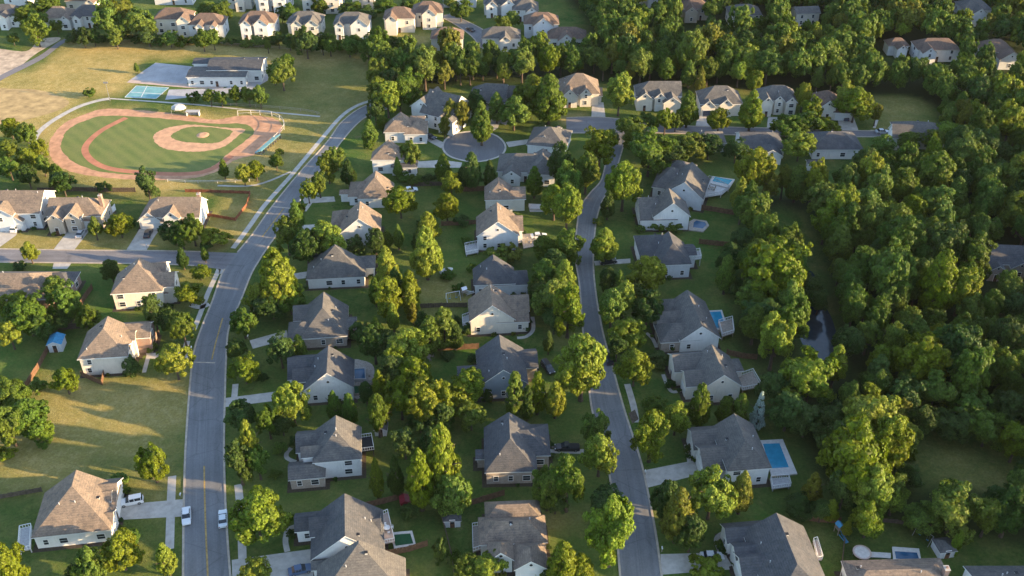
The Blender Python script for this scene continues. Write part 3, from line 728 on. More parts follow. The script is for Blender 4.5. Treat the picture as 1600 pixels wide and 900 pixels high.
# row along the right side of the main road
house('grey-roofed house with white gable end and small gables at the top of the main road', 'the top house by the cul-de-sac', -28,
      [('ygg', 640, 166, 676, 146, 5.2, .85), ('xgg', 655, 176, 706, 150, 5.0, .8), ('ygh', 682, 186, 694, 170, 5.2, 1.0), ('ygh', 695, 190, 708, 172, 5.0, 1.0)], 'white', 'roof_grey', 'R', detail=1)
house('pale house with tan pyramid roof and lower gabled wing at the cul-de-sac', 'the pale pyramid-roofed house', 0,
      [('yhg', 599, 207, 651, 193, 4.0, .8), ('xhg', 630, 210, 668, 192, 3.6, .7), ('xgg', 640, 200, 664, 184, 4.2, .7)], 'pale', 'roof_tan', 'R', detail=1)
house('tall white house with sunlit hip roof and low grey wing below the cul-de-sac', 'the tall white hip-roofed house', 0,
      [('yhg', 579, 250, 634, 237, 5.0, .8), ('xhh', 610, 262, 652, 250, 3.0, .5, dict(roof='roof_dark'))], 'white', 'roof_tan', 'R', detail=1)
house('long low white house with tan-sided roof and a row of small windows', 'the long low white house', 2,
      [('yhg', 558, 311, 613, 287, 3.4, .86), ('xhh', 543, 308, 590, 284, 3.1, .6, gL), ('xgg', 530, 304, 560, 296, 2.8, .4)], 'white', 'roof_tan', 'L', detail=1)
house('pale house with front-facing gable and tree-shadowed tan roof beside the main road', 'the shadow-dappled gabled house', 4,
      [('ygg', 530, 366, 594, 338, 4.2, .85), ('xhh', 516, 356, 560, 330, 3.4, .7, gL)], 'pale', 'roof_tan', 'L')
house('wide grey hip-roofed house with small square rear wing on the main road', 'the wide house with square wing', 5,
      [('yhg', 478, 437, 570, 412, 3.3, .76), ('xhh', 484, 420, 530, 396, 3.5, .7, gL), ('xhh', 556, 420, 586, 400, 3.1, .4)], 'white', 'roof_grey', 'L', chimney=False)
house('tan brick house with grey hip roof, flat-roofed rear bay and red brick side', 'the tan brick hip-roofed house', 6,
      [('yhg', 468, 530, 542, 482, 3.3, .84), ('xhh', 448, 532, 500, 503, 3.1, .72, gL), ('xgh', 458, 502, 512, 477, 3.3, .74), ('xhh', 530, 515, 557, 496, 3.4, .12, wl('brick'))], 'stone', 'roof_grey', 'L')
house('charcoal-roofed house with white gable end and round patio behind it', 'the white-gabled house with round patio', 6,
      [('ygg', 474, 611, 552, 567, 4.2, .84), ('xgh', 449, 594, 515, 556, 3.8, .66), ('xgg', 457, 598, 510, 576, 4.7, .8, dict(garage='L'))], 'white', 'roof_dark', 'L')
house('grey house with white rear wall, white triangular dormer and dark screened porch', 'the house with triangular white dormer', 7,
      [('yhg', 488, 724, 564, 673, 5.2, .78), ('xgh', 462, 708, 530, 674, 4.6, .66), ('xgh', 450, 751, 508, 722, 3.1, .55, dict(wall='stone', garage='L')), ('xgh', 470, 716, 520, 698, 5.4, 1.0)], 'white', 'roof_grey', 'L')
house('large house with steep sunlit tan roof and white-trimmed near gable, bottom centre left', 'the large steep-roofed house', 8,
      [('ygg', 485, 876, 600, 808, 4.2, .82), ('xgh', 460, 832, 520, 802, 3.4, .62), ('xgh', 484, 840, 560, 808, 5.0, 1.0), ('xgg', 545, 838, 596, 808, 4.6, .6)], 'white', 'roof_dark', 'L', chimney=False)
house('grey-roofed house with sunlit ridge cut off by the bottom edge', 'the house cut by the bottom edge', 6,
      [('yhg', 492, 945, 634, 883, 4.0, .74), ('xgh', 486, 892, 560, 872, 3.5, .6)], 'white', 'roof_grey', 'L', chimney=False)
# row between the back gardens and the lane
house('cream house with small tan hip roof below the cul-de-sac, short brick fence behind', 'the cream hip-roofed house', 2,
      [('yhg', 757, 313, 803, 292, 4.4, .8), ('xhg', 785, 312, 822, 292, 4.2, .6)], 'cream', 'roof_tan', 'R', detail=1)
house('pale house with broad sunlit near gable and left deck, second up the lane', 'the broad-gabled lane house', 2,
      [('ygg', 744, 370, 812, 339, 4.8, .8), ('xhg', 770, 362, 818, 338, 4.4, .66, gR)], 'pale', 'roof_tan', 'R')
house('dark grey-roofed house with red porch edge, half hidden by lane-side trees', 'the half-hidden dark-roofed house', 4,
      [('yhg', 740, 446, 806, 420, 3.8, .8), ('xhh', 770, 447, 827, 424, 3.4, .6, gR)], 'pale', 'roof_dark', 'R')
house('cream house with lit gable end and multi-gabled front wing facing the lane', 'the cream house facing the lane', 4,
      [('ygg', 733, 503, 806, 468, 4.4, .82), ('xgg', 770, 488, 828, 462, 4.8, .7), ('xhg', 775, 505, 828, 484, 3.4, .6, gR)], 'cream', 'roof_tan', 'R')
house('blue-grey sided house with long slate roof and small left bump-out', 'the blue-grey slate-roofed house', 5,
      [('ygg', 748, 604, 826, 548, 4.4, .80), ('xgh', 715, 590, 770, 572, 3.3, .4), ('xhg', 775, 578, 842, 548, 3.9, .6, dict(wall='stone', garage='R'))], 'blue', 'roof_dark', 'R')
house('brick-based house with slate hip roof, driveway pickup and small left shed wing', 'the brick house with pickup', 2,
      [('yhg', 757, 739, 840, 668, 3.8, .8), ('xhh', 775, 714, 861, 664, 3.8, .62, gR), ('xgh', 743, 718, 775, 702, 2.9, .3)], 'stone', 'roof_dark', 'R')
house('tan-roofed house with white front gables at bottom centre beside the lane', 'the bottom centre lane house', 3,
      [('xhh', 748, 852, 856, 808, 3.9, .72), ('xhh', 758, 814, 846, 784, 4.2, .7), ('ygh', 762, 878, 804, 846, 3.8, .95), ('ygh', 803, 892, 857, 848, 3.5, .75, gR)], 'pale', 'roof_tan', 'R')
# round the cul-de-sac
house('low grey-roofed house with two small sunlit dormers right of the cul-de-sac', 'the low house right of the cul-de-sac', -12,
      [('xhh', 822, 226, 884, 198, 3.4, .62), ('ygh', 842, 218, 858, 206, 4.2, .9), ('ygh', 862, 210, 874, 198, 4.4, .9)], 'white', 'roof_grey', 'L', detail=1)
house('rambling grey house with sunlit tan crest under the cul-de-sac', 'the rambling house below the cul-de-sac', -4,
      [('xhh', 776, 268, 866, 240, 3.6, .62), ('ygh', 784, 276, 814, 256, 3.4, .7), ('yhg', 824, 272, 868, 244, 4.4, .7)], 'white', 'roof_grey', 'N', detail=1)
house('curved white house with grey roof and two arched gables above the cul-de-sac', 'the white house above the cul-de-sac', -8,
      [('xhg', 730, 158, 790, 136, 5.0, .8), ('ygh', 764, 160, 782, 146, 5.2, .9), ('xgg', 768, 152, 808, 136, 5.6, .7), ('ygh', 740, 168, 772, 150, 3, .6, gN)], 'white', 'roof_grey', 'N', detail=1)
# right of the lane
house('pale house with long slate roof and raised pool deck, top of the lane', 'the house with raised pool deck', -18,
      [('ygg', 1036, 302, 1096, 270, 4.2, .8), ('xhh', 1018, 292, 1066, 262, 3.5, .7, gL), ('xhh', 1032, 270, 1080, 250, 3.5, .7)], 'pale', 'roof_grey', 'L')
house('white-gabled house with slate roof and kidney hot tub patio', 'the white-gabled hot tub house', 2,
      [('ygg', 1020, 340, 1080, 316, 4.6, .86), ('xgh', 1000, 345, 1060, 310, 3.5, .66, gL)], 'white', 'roof_grey', 'L')
house('slate hip-roofed house with white rear balcony, third from the top of the lane', 'the hip-roofed balcony house', 4,
      [('yhg', 1028, 415, 1082, 381, 4.5, .86), ('xhh', 1000, 402, 1064, 368, 4.0, .66, gL), ('xgg', 1066, 400, 1090, 382, 4.2, .35)], 'pale', 'roof_dark', 'L')
house('three-winged grey house with white near gable and blue pool at its right', 'the three-winged house with blue pool', 6,
      [('ygg', 1062, 533, 1128, 475, 3.8, .8), ('xhh', 1032, 536, 1100, 506, 3.3, .7, wl('stone')), ('xgh', 1028, 512, 1095, 487, 3.4, .74, gL), ('xhh', 1034, 492, 1085, 468, 3.6, .7)], 'white', 'roof_grey', 'L')
house('grey-roofed house with cream gable end, left dormers and a corner balcony', 'the cream-gabled balcony house', 6,
      [('ygg', 1096, 609, 1162, 560, 4.6, .82), ('xgh', 1054, 582, 1125, 552, 4.5, .7), ('xgh', 1072, 605, 1128, 578, 4.2, .74, gL), ('xhh', 1128, 582, 1164, 562, 4.2, .2)], 'cream', 'roof_grey', 'L')
house('white two-storey house with grey roof beside a rectangular blue pool', 'the white house beside the pool', 6,
      [('yhg', 1136, 737, 1208, 668, 5.0, .78), ('xgh', 1099, 738, 1172, 694, 3.6, .66, gL), ('xgh', 1084, 704, 1150, 668, 3.8, .66), ('xgg', 1100, 720, 1160, 700, 4.2, .6)], 'white', 'roof_grey', 'L')
house('large slate house with long sunlit right roof slope, bottom right of the lane', 'the large slate house at bottom right', 6,
      [('yhg', 1205, 955, 1312, 830, 4.2, .74), ('xgh', 1136, 850, 1210, 818, 3.6, .62), ('xgh', 1160, 905, 1230, 862, 3.8, .66, gL), ('xgh', 1150, 876, 1215, 848, 4.0, .66)], 'white', 'roof_dark', 'L')
house('wide house with tan roof, small pool and trampoline behind it, bottom right edge', 'the wide house with small pool', 2,
      [('xhh', 1332, 925, 1494, 876, 3.8, .42), ('ygh', 1400, 940, 1460, 900, 3.8, .5)], 'white', 'roof_tan', 'N')
house('white-walled house with low grey roof in the bottom right corner', 'the bottom right corner house', 0,
      [('xgh', 1525, 930, 1660, 884, 3.8, .42), ('ygh', 1580, 940, 1630, 900, 3.6, .5)], 'white', 'roof_grey', 'N')
# crescent, upper middle
house('house with sunlit tan roof and dark blue garage door, leftmost on the crescent', 'the blue-garage crescent house', 0,
      [('xhh', 873, 147, 938, 124, 4.6, .85), ('ygh', 877, 152, 904, 136, 4.2, .95), ('ygh', 905, 149, 926, 128, 4.6, 1.0), ('xhg', 916, 150, 942, 138, 3.0, .6, dict(garage='N', gk='garage_dark'))], 'cream', 'roof_tan', 'N', detail=1)
house('cream house with slate roof and two small front gables, second on the crescent', 'the second crescent house', 0,
      [('xhg', 994, 151, 1066, 133, 5.0, .8), ('ygh', 994, 156, 1022, 142, 4.4, .8), ('ygh', 1022, 154, 1042, 138, 5.0, .9, gN), ('ygh', 1036, 162, 1066, 146, 4.0, .7)], 'cream', 'roof_grey', 'N', detail=1)
house('pale house with two white front gables and projecting garage, third on the crescent', 'the third crescent house', 0,
      [('xhh', 1094, 163, 1162, 142, 4.6, .85), ('ygh', 1095, 168, 1120, 152, 3.6, .9, dict(garage='N', gk='garage_dark')), ('ygh', 1124, 165, 1147, 150, 4.4, .9)], 'cream', 'roof_grey', 'N', detail=1)
house('tall cream house with three white-edged front gables on the crescent', 'the three-gabled crescent house', 0,
      [('xhh', 1188, 157, 1248, 139, 5.2, .8), ('ygh', 1190, 161, 1210, 146, 5.4, .95), ('ygh', 1210, 158, 1227, 144, 5.4, .95), ('ygh', 1228, 161, 1247, 146, 5.2, .95)], 'cream', 'roof_grey', 'N', detail=1)
house('cream house with brown roof and pale drive at the right end of the crescent', 'the right-end crescent house', -6,
      [('xhh', 1270, 164, 1314, 146, 4.6, .8), ('ygh', 1282, 168, 1308, 152, 4.6, .9), ('xhh', 1302, 176, 1334, 162, 3.0, .6, gN)], 'cream', 'roof_red', 'N', detail=1)
house('dark-roofed bungalow half hidden by trees, left of its crescent row', 'the half-hidden crescent bungalow', 0,
      [('xhh', 1084, 224, 1136, 205, 3.4, .5)], 'pale', 'roof_grey', 'F', detail=1)
house('slate-roofed bungalow with white gable porch, centre left below the crescent', 'the slate crescent bungalow', 0,
      [('xgh', 1158, 233, 1228, 207, 3.6, .56), ('ygh', 1188, 244, 1224, 226, 3.4, .6)], 'white', 'roof_dark', 'F', detail=1)
house('long slate-roofed bungalow with pale window-lined rear wall below the crescent', 'the long crescent bungalow', 0,
      [('xhh', 1270, 234, 1350, 206, 3.6, .56), ('xgg', 1262, 256, 1288, 249, 2.6, .2)], 'white', 'roof_dark', 'F', detail=1)
house('grey hip-roofed house with white left gable at the forest edge', 'the grey house at the forest edge', -6,
      [('xhh', 1400, 212, 1478, 190, 4.6, .6), ('xgg', 1394, 216, 1426, 200, 4.4, .95)], 'white', 'roof_grey', 'L', detail=1)
# houses in the woods
house('dark-roofed house with small porch gables alone in the right-hand wood', 'the lone house in the wood', -4,
      [('xhh', 1532, 412, 1626, 380, 3.8, .62), ('ygh', 1545, 424, 1574, 408, 3.4, .7), ('ygh', 1580, 420, 1612, 402, 3.6, .7)], 'stone', 'roof_dark', 'N', detail=1)
house('small russet-roofed house peeping from the upper wood, left of two neighbours', 'the small russet house in the wood', 0,
      [('xhh', 1388, 72, 1422, 62, 4.0, .7), ('ygh', 1402, 78, 1420, 68, 4.0, .8)], 'white', 'roof_red', 'N', detail=0)
house('pale house with russet roof and white porch post in the upper wood', 'the pale house in the upper wood', 0,
      [('xhh', 1434, 78, 1502, 64, 5.0, .7), ('ygh', 1442, 84, 1466, 70, 5.0, .8)], 'white', 'roof_red', 'N', detail=0)
house('grey and russet house in the upper wood at the right edge', 'the upper wood house by the right edge', 0,
      [('xhh', 1535, 82, 1588, 66, 5.0, .7), ('ygh', 1562, 94, 1600, 80, 4.0, .7)], 'pale', 'roof_red', 'N', detail=0)
house('cream block-like house with grey roof among the top trees', 'the cream house among the top trees', 6,
      [('xgg', 1244, 22, 1284, 12, 5.4, .5)], 'cream', 'roof_grey', 'N', detail=0)
house('white house partly hidden at the top right edge', 'the top right white house', 0,
      [('xhh', 1505, 16, 1552, 2, 6.0, .6), ('ygh', 1520, 22, 1545, 10, 5.5, .7)], 'white', 'roof_grey', 'N', detail=0)
house('orange-roofed house with brown gable at the top edge of the wood', 'the orange-roofed top house', 0,
      [('xhh', 1066, 14, 1110, 2, 5.0, .7), ('ygh', 1070, 20, 1092, 8, 4.5, .8)], 'tan', 'roof_red', 'N', detail=0)
house('long grey-roofed house right of the orange-roofed one at the top edge', 'the long grey top house', 0,
      [('xhh', 1140, 24, 1192, 10, 5.0, .6)], 'cream', 'roof_grey', 'N', detail=0)
# far rows
def far(label, short, x0, x1, yb, wall='white', roof='roof_grey', gables=((.05, .4), (.5, .85)), st=5.6, ends='hh', yaw=0, grp=None, front='N'):
    k = S(x0, yb) / 3.81; ye = yb - (st + .2) * 3.5 * k
    bl = [('x' + ends, x0, ye, x1, ye - 13 * k, st, .72)]
    for a, b_ in gables: bl.append(('ygh', x0 + (x1 - x0) * a, ye + 4 * k, x0 + (x1 - x0) * b_, ye - 8 * k, st + .15, .85))
    house(label, short, yaw, bl, wall, roof, front, detail=0, group=grp)
far('cream house with russet roof, leftmost in the row beyond the dry field', 'the leftmost house beyond the field', 238, 297, 54, 'cream', 'roof_red', ((.6, .98),), 6.4)
far('white house with brown roof and small dormers, second beyond the dry field', 'the second house beyond the field', 292, 349, 59, 'white', 'roof_red', ((.2, .45), (.6, .8)), 5.4)
far('white house with round-topped gables, third beyond the dry field', 'the third house beyond the field', 372, 430, 58, 'white', 'roof_red', ((.02, .35), (.38, .8)), 6)
far('grey-roofed house with two sunlit roof gables, fourth beyond the field', 'the fourth house beyond the field', 447, 503, 56, 'cream', 'roof_grey', ((.1, .45), (.5, .9)), 5.4)
far('white house with split grey and brown roof beyond the field', 'the split-roofed house beyond the field', 520, 577, 58, 'white', 'roof_grey', ((.02, .3), (.45, .98)), 5.6)
far('sunlit cream house with brown hip roof left of its orange-lit neighbour', 'the sunlit cream house', 598, 648, 51, 'cream', 'roof_red', ((.05, .45),), 6)
far('orange-lit house with steep roof beside the far road', 'the orange-lit house', 643, 692, 42, 'cream', 'roof_red', ((.3, .8),), 6)
far('brown-roofed house with dark rear bay among trees below the far road', 'the brown house below the far road', 672, 724, 80, 'cream', 'roof_red', ((.45, .85),), 5)
far('grey house with tan roof patch right of the far road', 'the grey house right of the far road', 752, 814, 77, 'white', 'roof_grey', ((.45, .75),), 4.4)
far('pale two-storey house with brown lean-to roof right of the far road', 'the pale two-storey far house', 818, 874, 60, 'pale', 'roof_red', ((.25, .85),), 6)
far('low house with russet roof at the edge of the upper wood', 'the low russet house', 856, 918, 76, 'white', 'roof_red', ((.25, .7),), 4)
far('white multi-gabled house at the top edge above the far road', 'the white multi-gabled far house', 755, 822, 24, 'white', 'roof_grey', ((.05, .35), (.4, .8)), 5)
far('grey-roofed gable house behind the pale two-storey far house', 'the small far gable house', 800, 842, 34, 'white', 'roof_grey', ((.5, .98),), 5)
far('white house with slate roof left of the tall trees beyond the dry field', 'the slate far left house', 108, 164, 44, 'white', 'roof_dark', ((.05, .3),), 5)
far('low white house with tan roof left of its slate-roofed neighbour', 'the low tan far left house', 62, 110, 43, 'white', 'roof_tan', ((.6, .98),), 4)
far('dark-roofed white house at the far left edge beside a round tree', 'the far left edge house', -20, 28, 43, 'white', 'roof_dark', ((.3, .6),), 5)
far('brown-roofed house at the top edge above the slate-roofed one', 'the brown far top left house', 100, 152, 16, 'cream', 'roof_red', ((.6, .9),), 4)
far('white block house in the very top left', 'the very top left house', 2, 42, 16, 'white', 'roof_grey', (), 6, 'gg')
far('grey house with wide pale roof at the top behind the leftmost field house', 'the wide far top house', 238, 300, 8, 'pale', 'roof_grey', (), 4, 'gg')
far('white house behind hedges at the top, left of a tall pair', 'the hedge-hidden far house', 352, 392, 14, 'cream', 'roof_grey', ((.3, .7),), 6)
far('tall white house at the top edge, left of the two in the second row', 'the tall white second row house', 396, 452, 17, 'white', 'roof_grey', ((.1, .4), (.5, .9)), 6)
far('tall cream house at the top edge, right of the two in the second row', 'the tall cream second row house', 470, 534, 17, 'cream', 'roof_grey', ((.0, .3), (.55, .95)), 6)
far('sunlit cream house at the top edge behind the sunlit brown-roofed one', 'the sunlit far top house', 548, 590, 12, 'cream', 'roof_red', ((.4, .9),), 6)
far('white house at the top edge left of the far road', 'the white far road house', 690, 745, 12, 'white', 'roof_grey', ((.3, .7),), 5)
far('small pale house at the top middle edge among trees', 'the top middle house', 1000, 1040, 8, 'white', 'roof_red', ((.3, .8),), 5)
# school
house('long low white school building with flat grey front roof and dark gabled rear roof', 'the school building', 0,
      [('xgg', 290, 121, 384, 104, 3.8, .16), ('xgg', 322, 110, 408, 89, 4.8, .26, dict(roof='roof_dark')), ('xgg', 300, 100, 352, 90, 4.4, .26, dict(roof='roof_dark'))], 'white', 'roof_grey', 'N', detail=1, cat='school', kind='school_building')

# planting beds round the nearer houses
M['mulch'] = plain('bark_mulch', (.060, .045, .032), .95, .4, 2.5)
mb = MB(); n_ = 0
for h in HOUSES:
    if h['detail'] < 2: continue
    c_, s_ = math.cos(h['yaw']), math.sin(h['yaw'])
    for q in h['bl']:
        if q.opt.get('z0'): continue
        e_ = .55; pts = []
        for lx, ly in ((q.x0 - e_, q.y0 - e_), (q.x1 + e_, q.y0 - e_), (q.x1 + e_, q.y1 + e_), (q.x0 - e_, q.y1 + e_)):
            pts.append((h['loc'][0] + lx * c_ - ly * s_, h['loc'][1] + lx * s_ + ly * c_))
        n_ += 1; mb.sheet(pts, .004 + .0004 * (n_ % 20), 'mulch')
struct('planting_bed', mb)
# ------------------------------------------------------------------ trees
def crown_arrays(kind, seed, nc, nl, leaf):
    r = np.random.RandomState(seed)
    if kind in 'rfs':
        nb = {'r': 26, 'f': 30, 's': 14}[kind]
        d = r.normal(size=(nb * 6, 3)); d /= np.linalg.norm(d, axis=1)[:, None]
        d = d[d[:, 2] > {'r': -.7, 'f': -.5, 's': -.25}[kind]][:nb]; nb = len(d)
        B = d * r.uniform(.42, .78, nb)[:, None]; br = r.uniform(.20, .36, nb)
        if kind == 'f': B[:, 2] *= np.where(B[:, 2] > 0, r.uniform(.8, 1.12, nb), 1.1)
        bi = r.randint(0, nb, nc); u = r.normal(size=(nc, 3)); u = u / np.linalg.norm(u, axis=1)[:, None] + d[bi] * .8; u /= np.linalg.norm(u, axis=1)[:, None]
        C = B[bi] + u * (br[bi] * r.uniform(.6, 1.1, nc))[:, None]; rc = r.uniform(.075, .17, nc); O = u * .6 + d[bi] * .6
        C = np.vstack([C, r.normal(size=(nc // 8, 3)) * .25]); rc = np.r_[rc, np.full(nc // 8, .3)]; O = np.vstack([O, r.normal(size=(nc // 8, 3))])
    else:
        t = r.uniform(0, 1, nc) ** (1.25 if kind != 'c' else 1.0)
        if kind == 'p': prof = np.minimum((t / .28) ** .55, 1) * np.clip(1 - t, 0, 1) ** .62 * 1.12
        elif kind == 'c': prof = np.minimum((t / .15) ** .5, 1) * np.clip(1.02 - t, 0, 1) ** .42
        else: prof = np.clip(1.03 - t, 0, 1) ** .95
        a = r.uniform(0, 6.283, nc); rr = prof * r.uniform(.45, .85, nc)
        C = np.c_[rr * np.cos(a), rr * np.sin(a), (t * 2 - 1) * .93]
        rc = (.09 + .13 * prof) * r.uniform(.7, 1.25, nc)
        O = np.c_[np.cos(a), np.sin(a), np.full(nc, .35)]
    n = len(C); ci = r.randint(0, n, nl) if True else 0
    w = rc ** 2; ci = r.choice(n, nl, p=w / w.sum())
    u = r.normal(size=(nl, 3)); u += O[ci] / np.linalg.norm(O[ci], axis=1)[:, None] * .7 + np.array([0, 0, .25]); u /= np.linalg.norm(u, axis=1)[:, None]
    zs = .8 if kind in 'rfs' else (.55 if kind != 'b' else .4)
    pos = C[ci] + u * (rc[ci] * r.uniform(.7, 1.08, nl))[:, None] * np.array([1, 1, zs])
    out = pos / (np.linalg.norm(pos, axis=1)[:, None] + 1e-6)
    nrm = u * .75 + out * .45 + r.normal(size=(nl, 3)) * .42; nrm /= np.linalg.norm(nrm, axis=1)[:, None]
    e = r.normal(size=(nl, 3)); e1 = np.cross(nrm, e); e1 /= np.linalg.norm(e1, axis=1)[:, None]; e2 = np.cross(nrm, e1)
    L = leaf * r.uniform(.6, 1.35, nl)[:, None]; e1 = e1 * L; e2 = e2 * L * .62
    V = np.stack([pos - e1, pos + e2 * 1.0 - e1 * .1, pos + e1, pos - e2 - e1 * .1], 1)
    return V.reshape(-1, 3)
def quads_mesh(name, V, k):
    n = len(V) // 4; me = bpy.data.meshes.new(name)
    me.vertices.add(n * 4); me.vertices.foreach_set('co', V.astype(np.float32).ravel())
    me.loops.add(n * 4); me.loops.foreach_set('vertex_index', np.arange(n * 4, dtype=np.int32))
    me.polygons.add(n); me.polygons.foreach_set('loop_start', np.arange(0, n * 4, 4, dtype=np.int32)); me.polygons.foreach_set('loop_total', np.full(n, 4, np.int32))
    me.materials.append(M[k]); me.update(calc_edges=True); return me
SPEC = {'r': (190, 16000, .052), 'f': (230, 16000, .052), 's': (60, 4000, .09), 'p': (190, 14000, .052), 'c': (150, 10000, .058), 'b': (150, 9000, .055)}
NV = {'r': 7, 'f': 7, 's': 4, 'p': 5, 'c': 4, 'b': 2}
CROWN = {}
def crown_mesh(kind, v, k):
    key = (kind, v)
    if key not in CROWN:
        nc, nl, lf = SPEC[kind]
        CROWN[key] = quads_mesh('crown', crown_arrays(kind, hash((ord(kind), v)) % 100000 + v, nc, nl, lf), k)
    return CROWN[key]
def setleaf(o, k):
    o.material_slots[0].link = 'OBJECT'; o.material_slots[0].material = M[k]; return o
def trunk_mesh(v):
    def f():
        r = random.Random(v); mb = MB()
        mb.tube((0, 0, -.01), (0, 0, .12), .05, .036, 'bark', 9); mb.tube((0, 0, .12), (.01, 0, .55), .036, .026, 'bark', 9); mb.tube((.01, 0, .55), (0, .01, 1.0), .026, .012, 'bark', 8)
        for i in range(6):
            a = i * 1.05 + r.uniform(-.3, .3); z = .42 + .08 * i; L = r.uniform(.2, .34)
            mb.tube((0, 0, z), (math.cos(a) * L, math.sin(a) * L, z + r.uniform(.12, .26)), .018, .006, 'bark', 6)
        return mb.mesh('trunk')
    return cached(('t', v), f)
TREES = []
KNAME = {'r': 'broadleaf_tree', 'f': 'forest_tree', 'p': 'pointed_tree', 'c': 'cypress_tree', 'b': 'spruce_tree', 's': 'shrub'}
def make_tree(x, y, Rr, Hc, kind, leaf, tr, label=None, group=None, cat=None):
    v = rnd.randrange(NV[kind]); me = crown_mesh(kind, v, leaf)
    a = rnd.uniform(0, 6.28)
    if kind == 's':
        o = setleaf(link('shrub', me, None, (x, y, Hc * .34), a), leaf); o.scale = (Rr, Rr, Hc / 2)
        tag(o, label, cat or 'shrub', group); TREES.append(dict(o=o, x=x, y=y, R=Rr, H=Hc, kind=kind, leaf=leaf, lab=label)); return o
    o = thing(KNAME[kind], label, cat or 'tree', (x, y, 0), a, group)
    ht = tr + Hc
    c = setleaf(link('crown', me, o, (0, 0, tr + Hc / 2)), leaf); c.scale = (Rr, Rr, Hc / 2)
    t_ = link('trunk', trunk_mesh(v % 3), o, (0, 0, 0)); hs = tr + Hc * .62; t_.scale = (hs, hs, hs)
    TREES.append(dict(o=o, x=x, y=y, R=Rr, H=ht, kind=kind, leaf=leaf, lab=label)); return o
LM = {'l': 'leaf_light', 'd': 'leaf_dark', 'm': 'leaf', 'u': 'leaf_blue', 'o': 'leaf_rust', 'w': 'leaf_wood'}
def T(cx, cy, w, h, kind='r', lm='m'):
    w *= 1.13; h *= 1.07
    zc = 4.0
    for _ in range(6):
        s = S(cx, cy, zc); d = ray(cx, cy); L = math.sqrt(sum(q * q for q in d)); sn = -d[2] / L; cs = math.sqrt(1 - sn * sn)
        Rr = w / 2 / s; hv = h / 2 / s
        hh = math.sqrt(max(hv * hv - (Rr * sn) ** 2, (.62 * Rr * cs) ** 2)) / cs
        tr = {'r': .10, 'p': .05, 'c': .03, 'b': .03, 's': 0, 'f': .2}[kind] * 2 * hh + (.5 if kind != 's' else 0)
        if kind == 'p': hh = max(hh, Rr * 1.05)
        if kind == 'c': hh = max(hh, Rr * 1.4)
        zc = (tr + hh) if kind != 's' else hh * .68
    x, y = G(cx, cy, zc)
    return make_tree(x, y, Rr, 2 * hh, kind, LM[lm], tr)
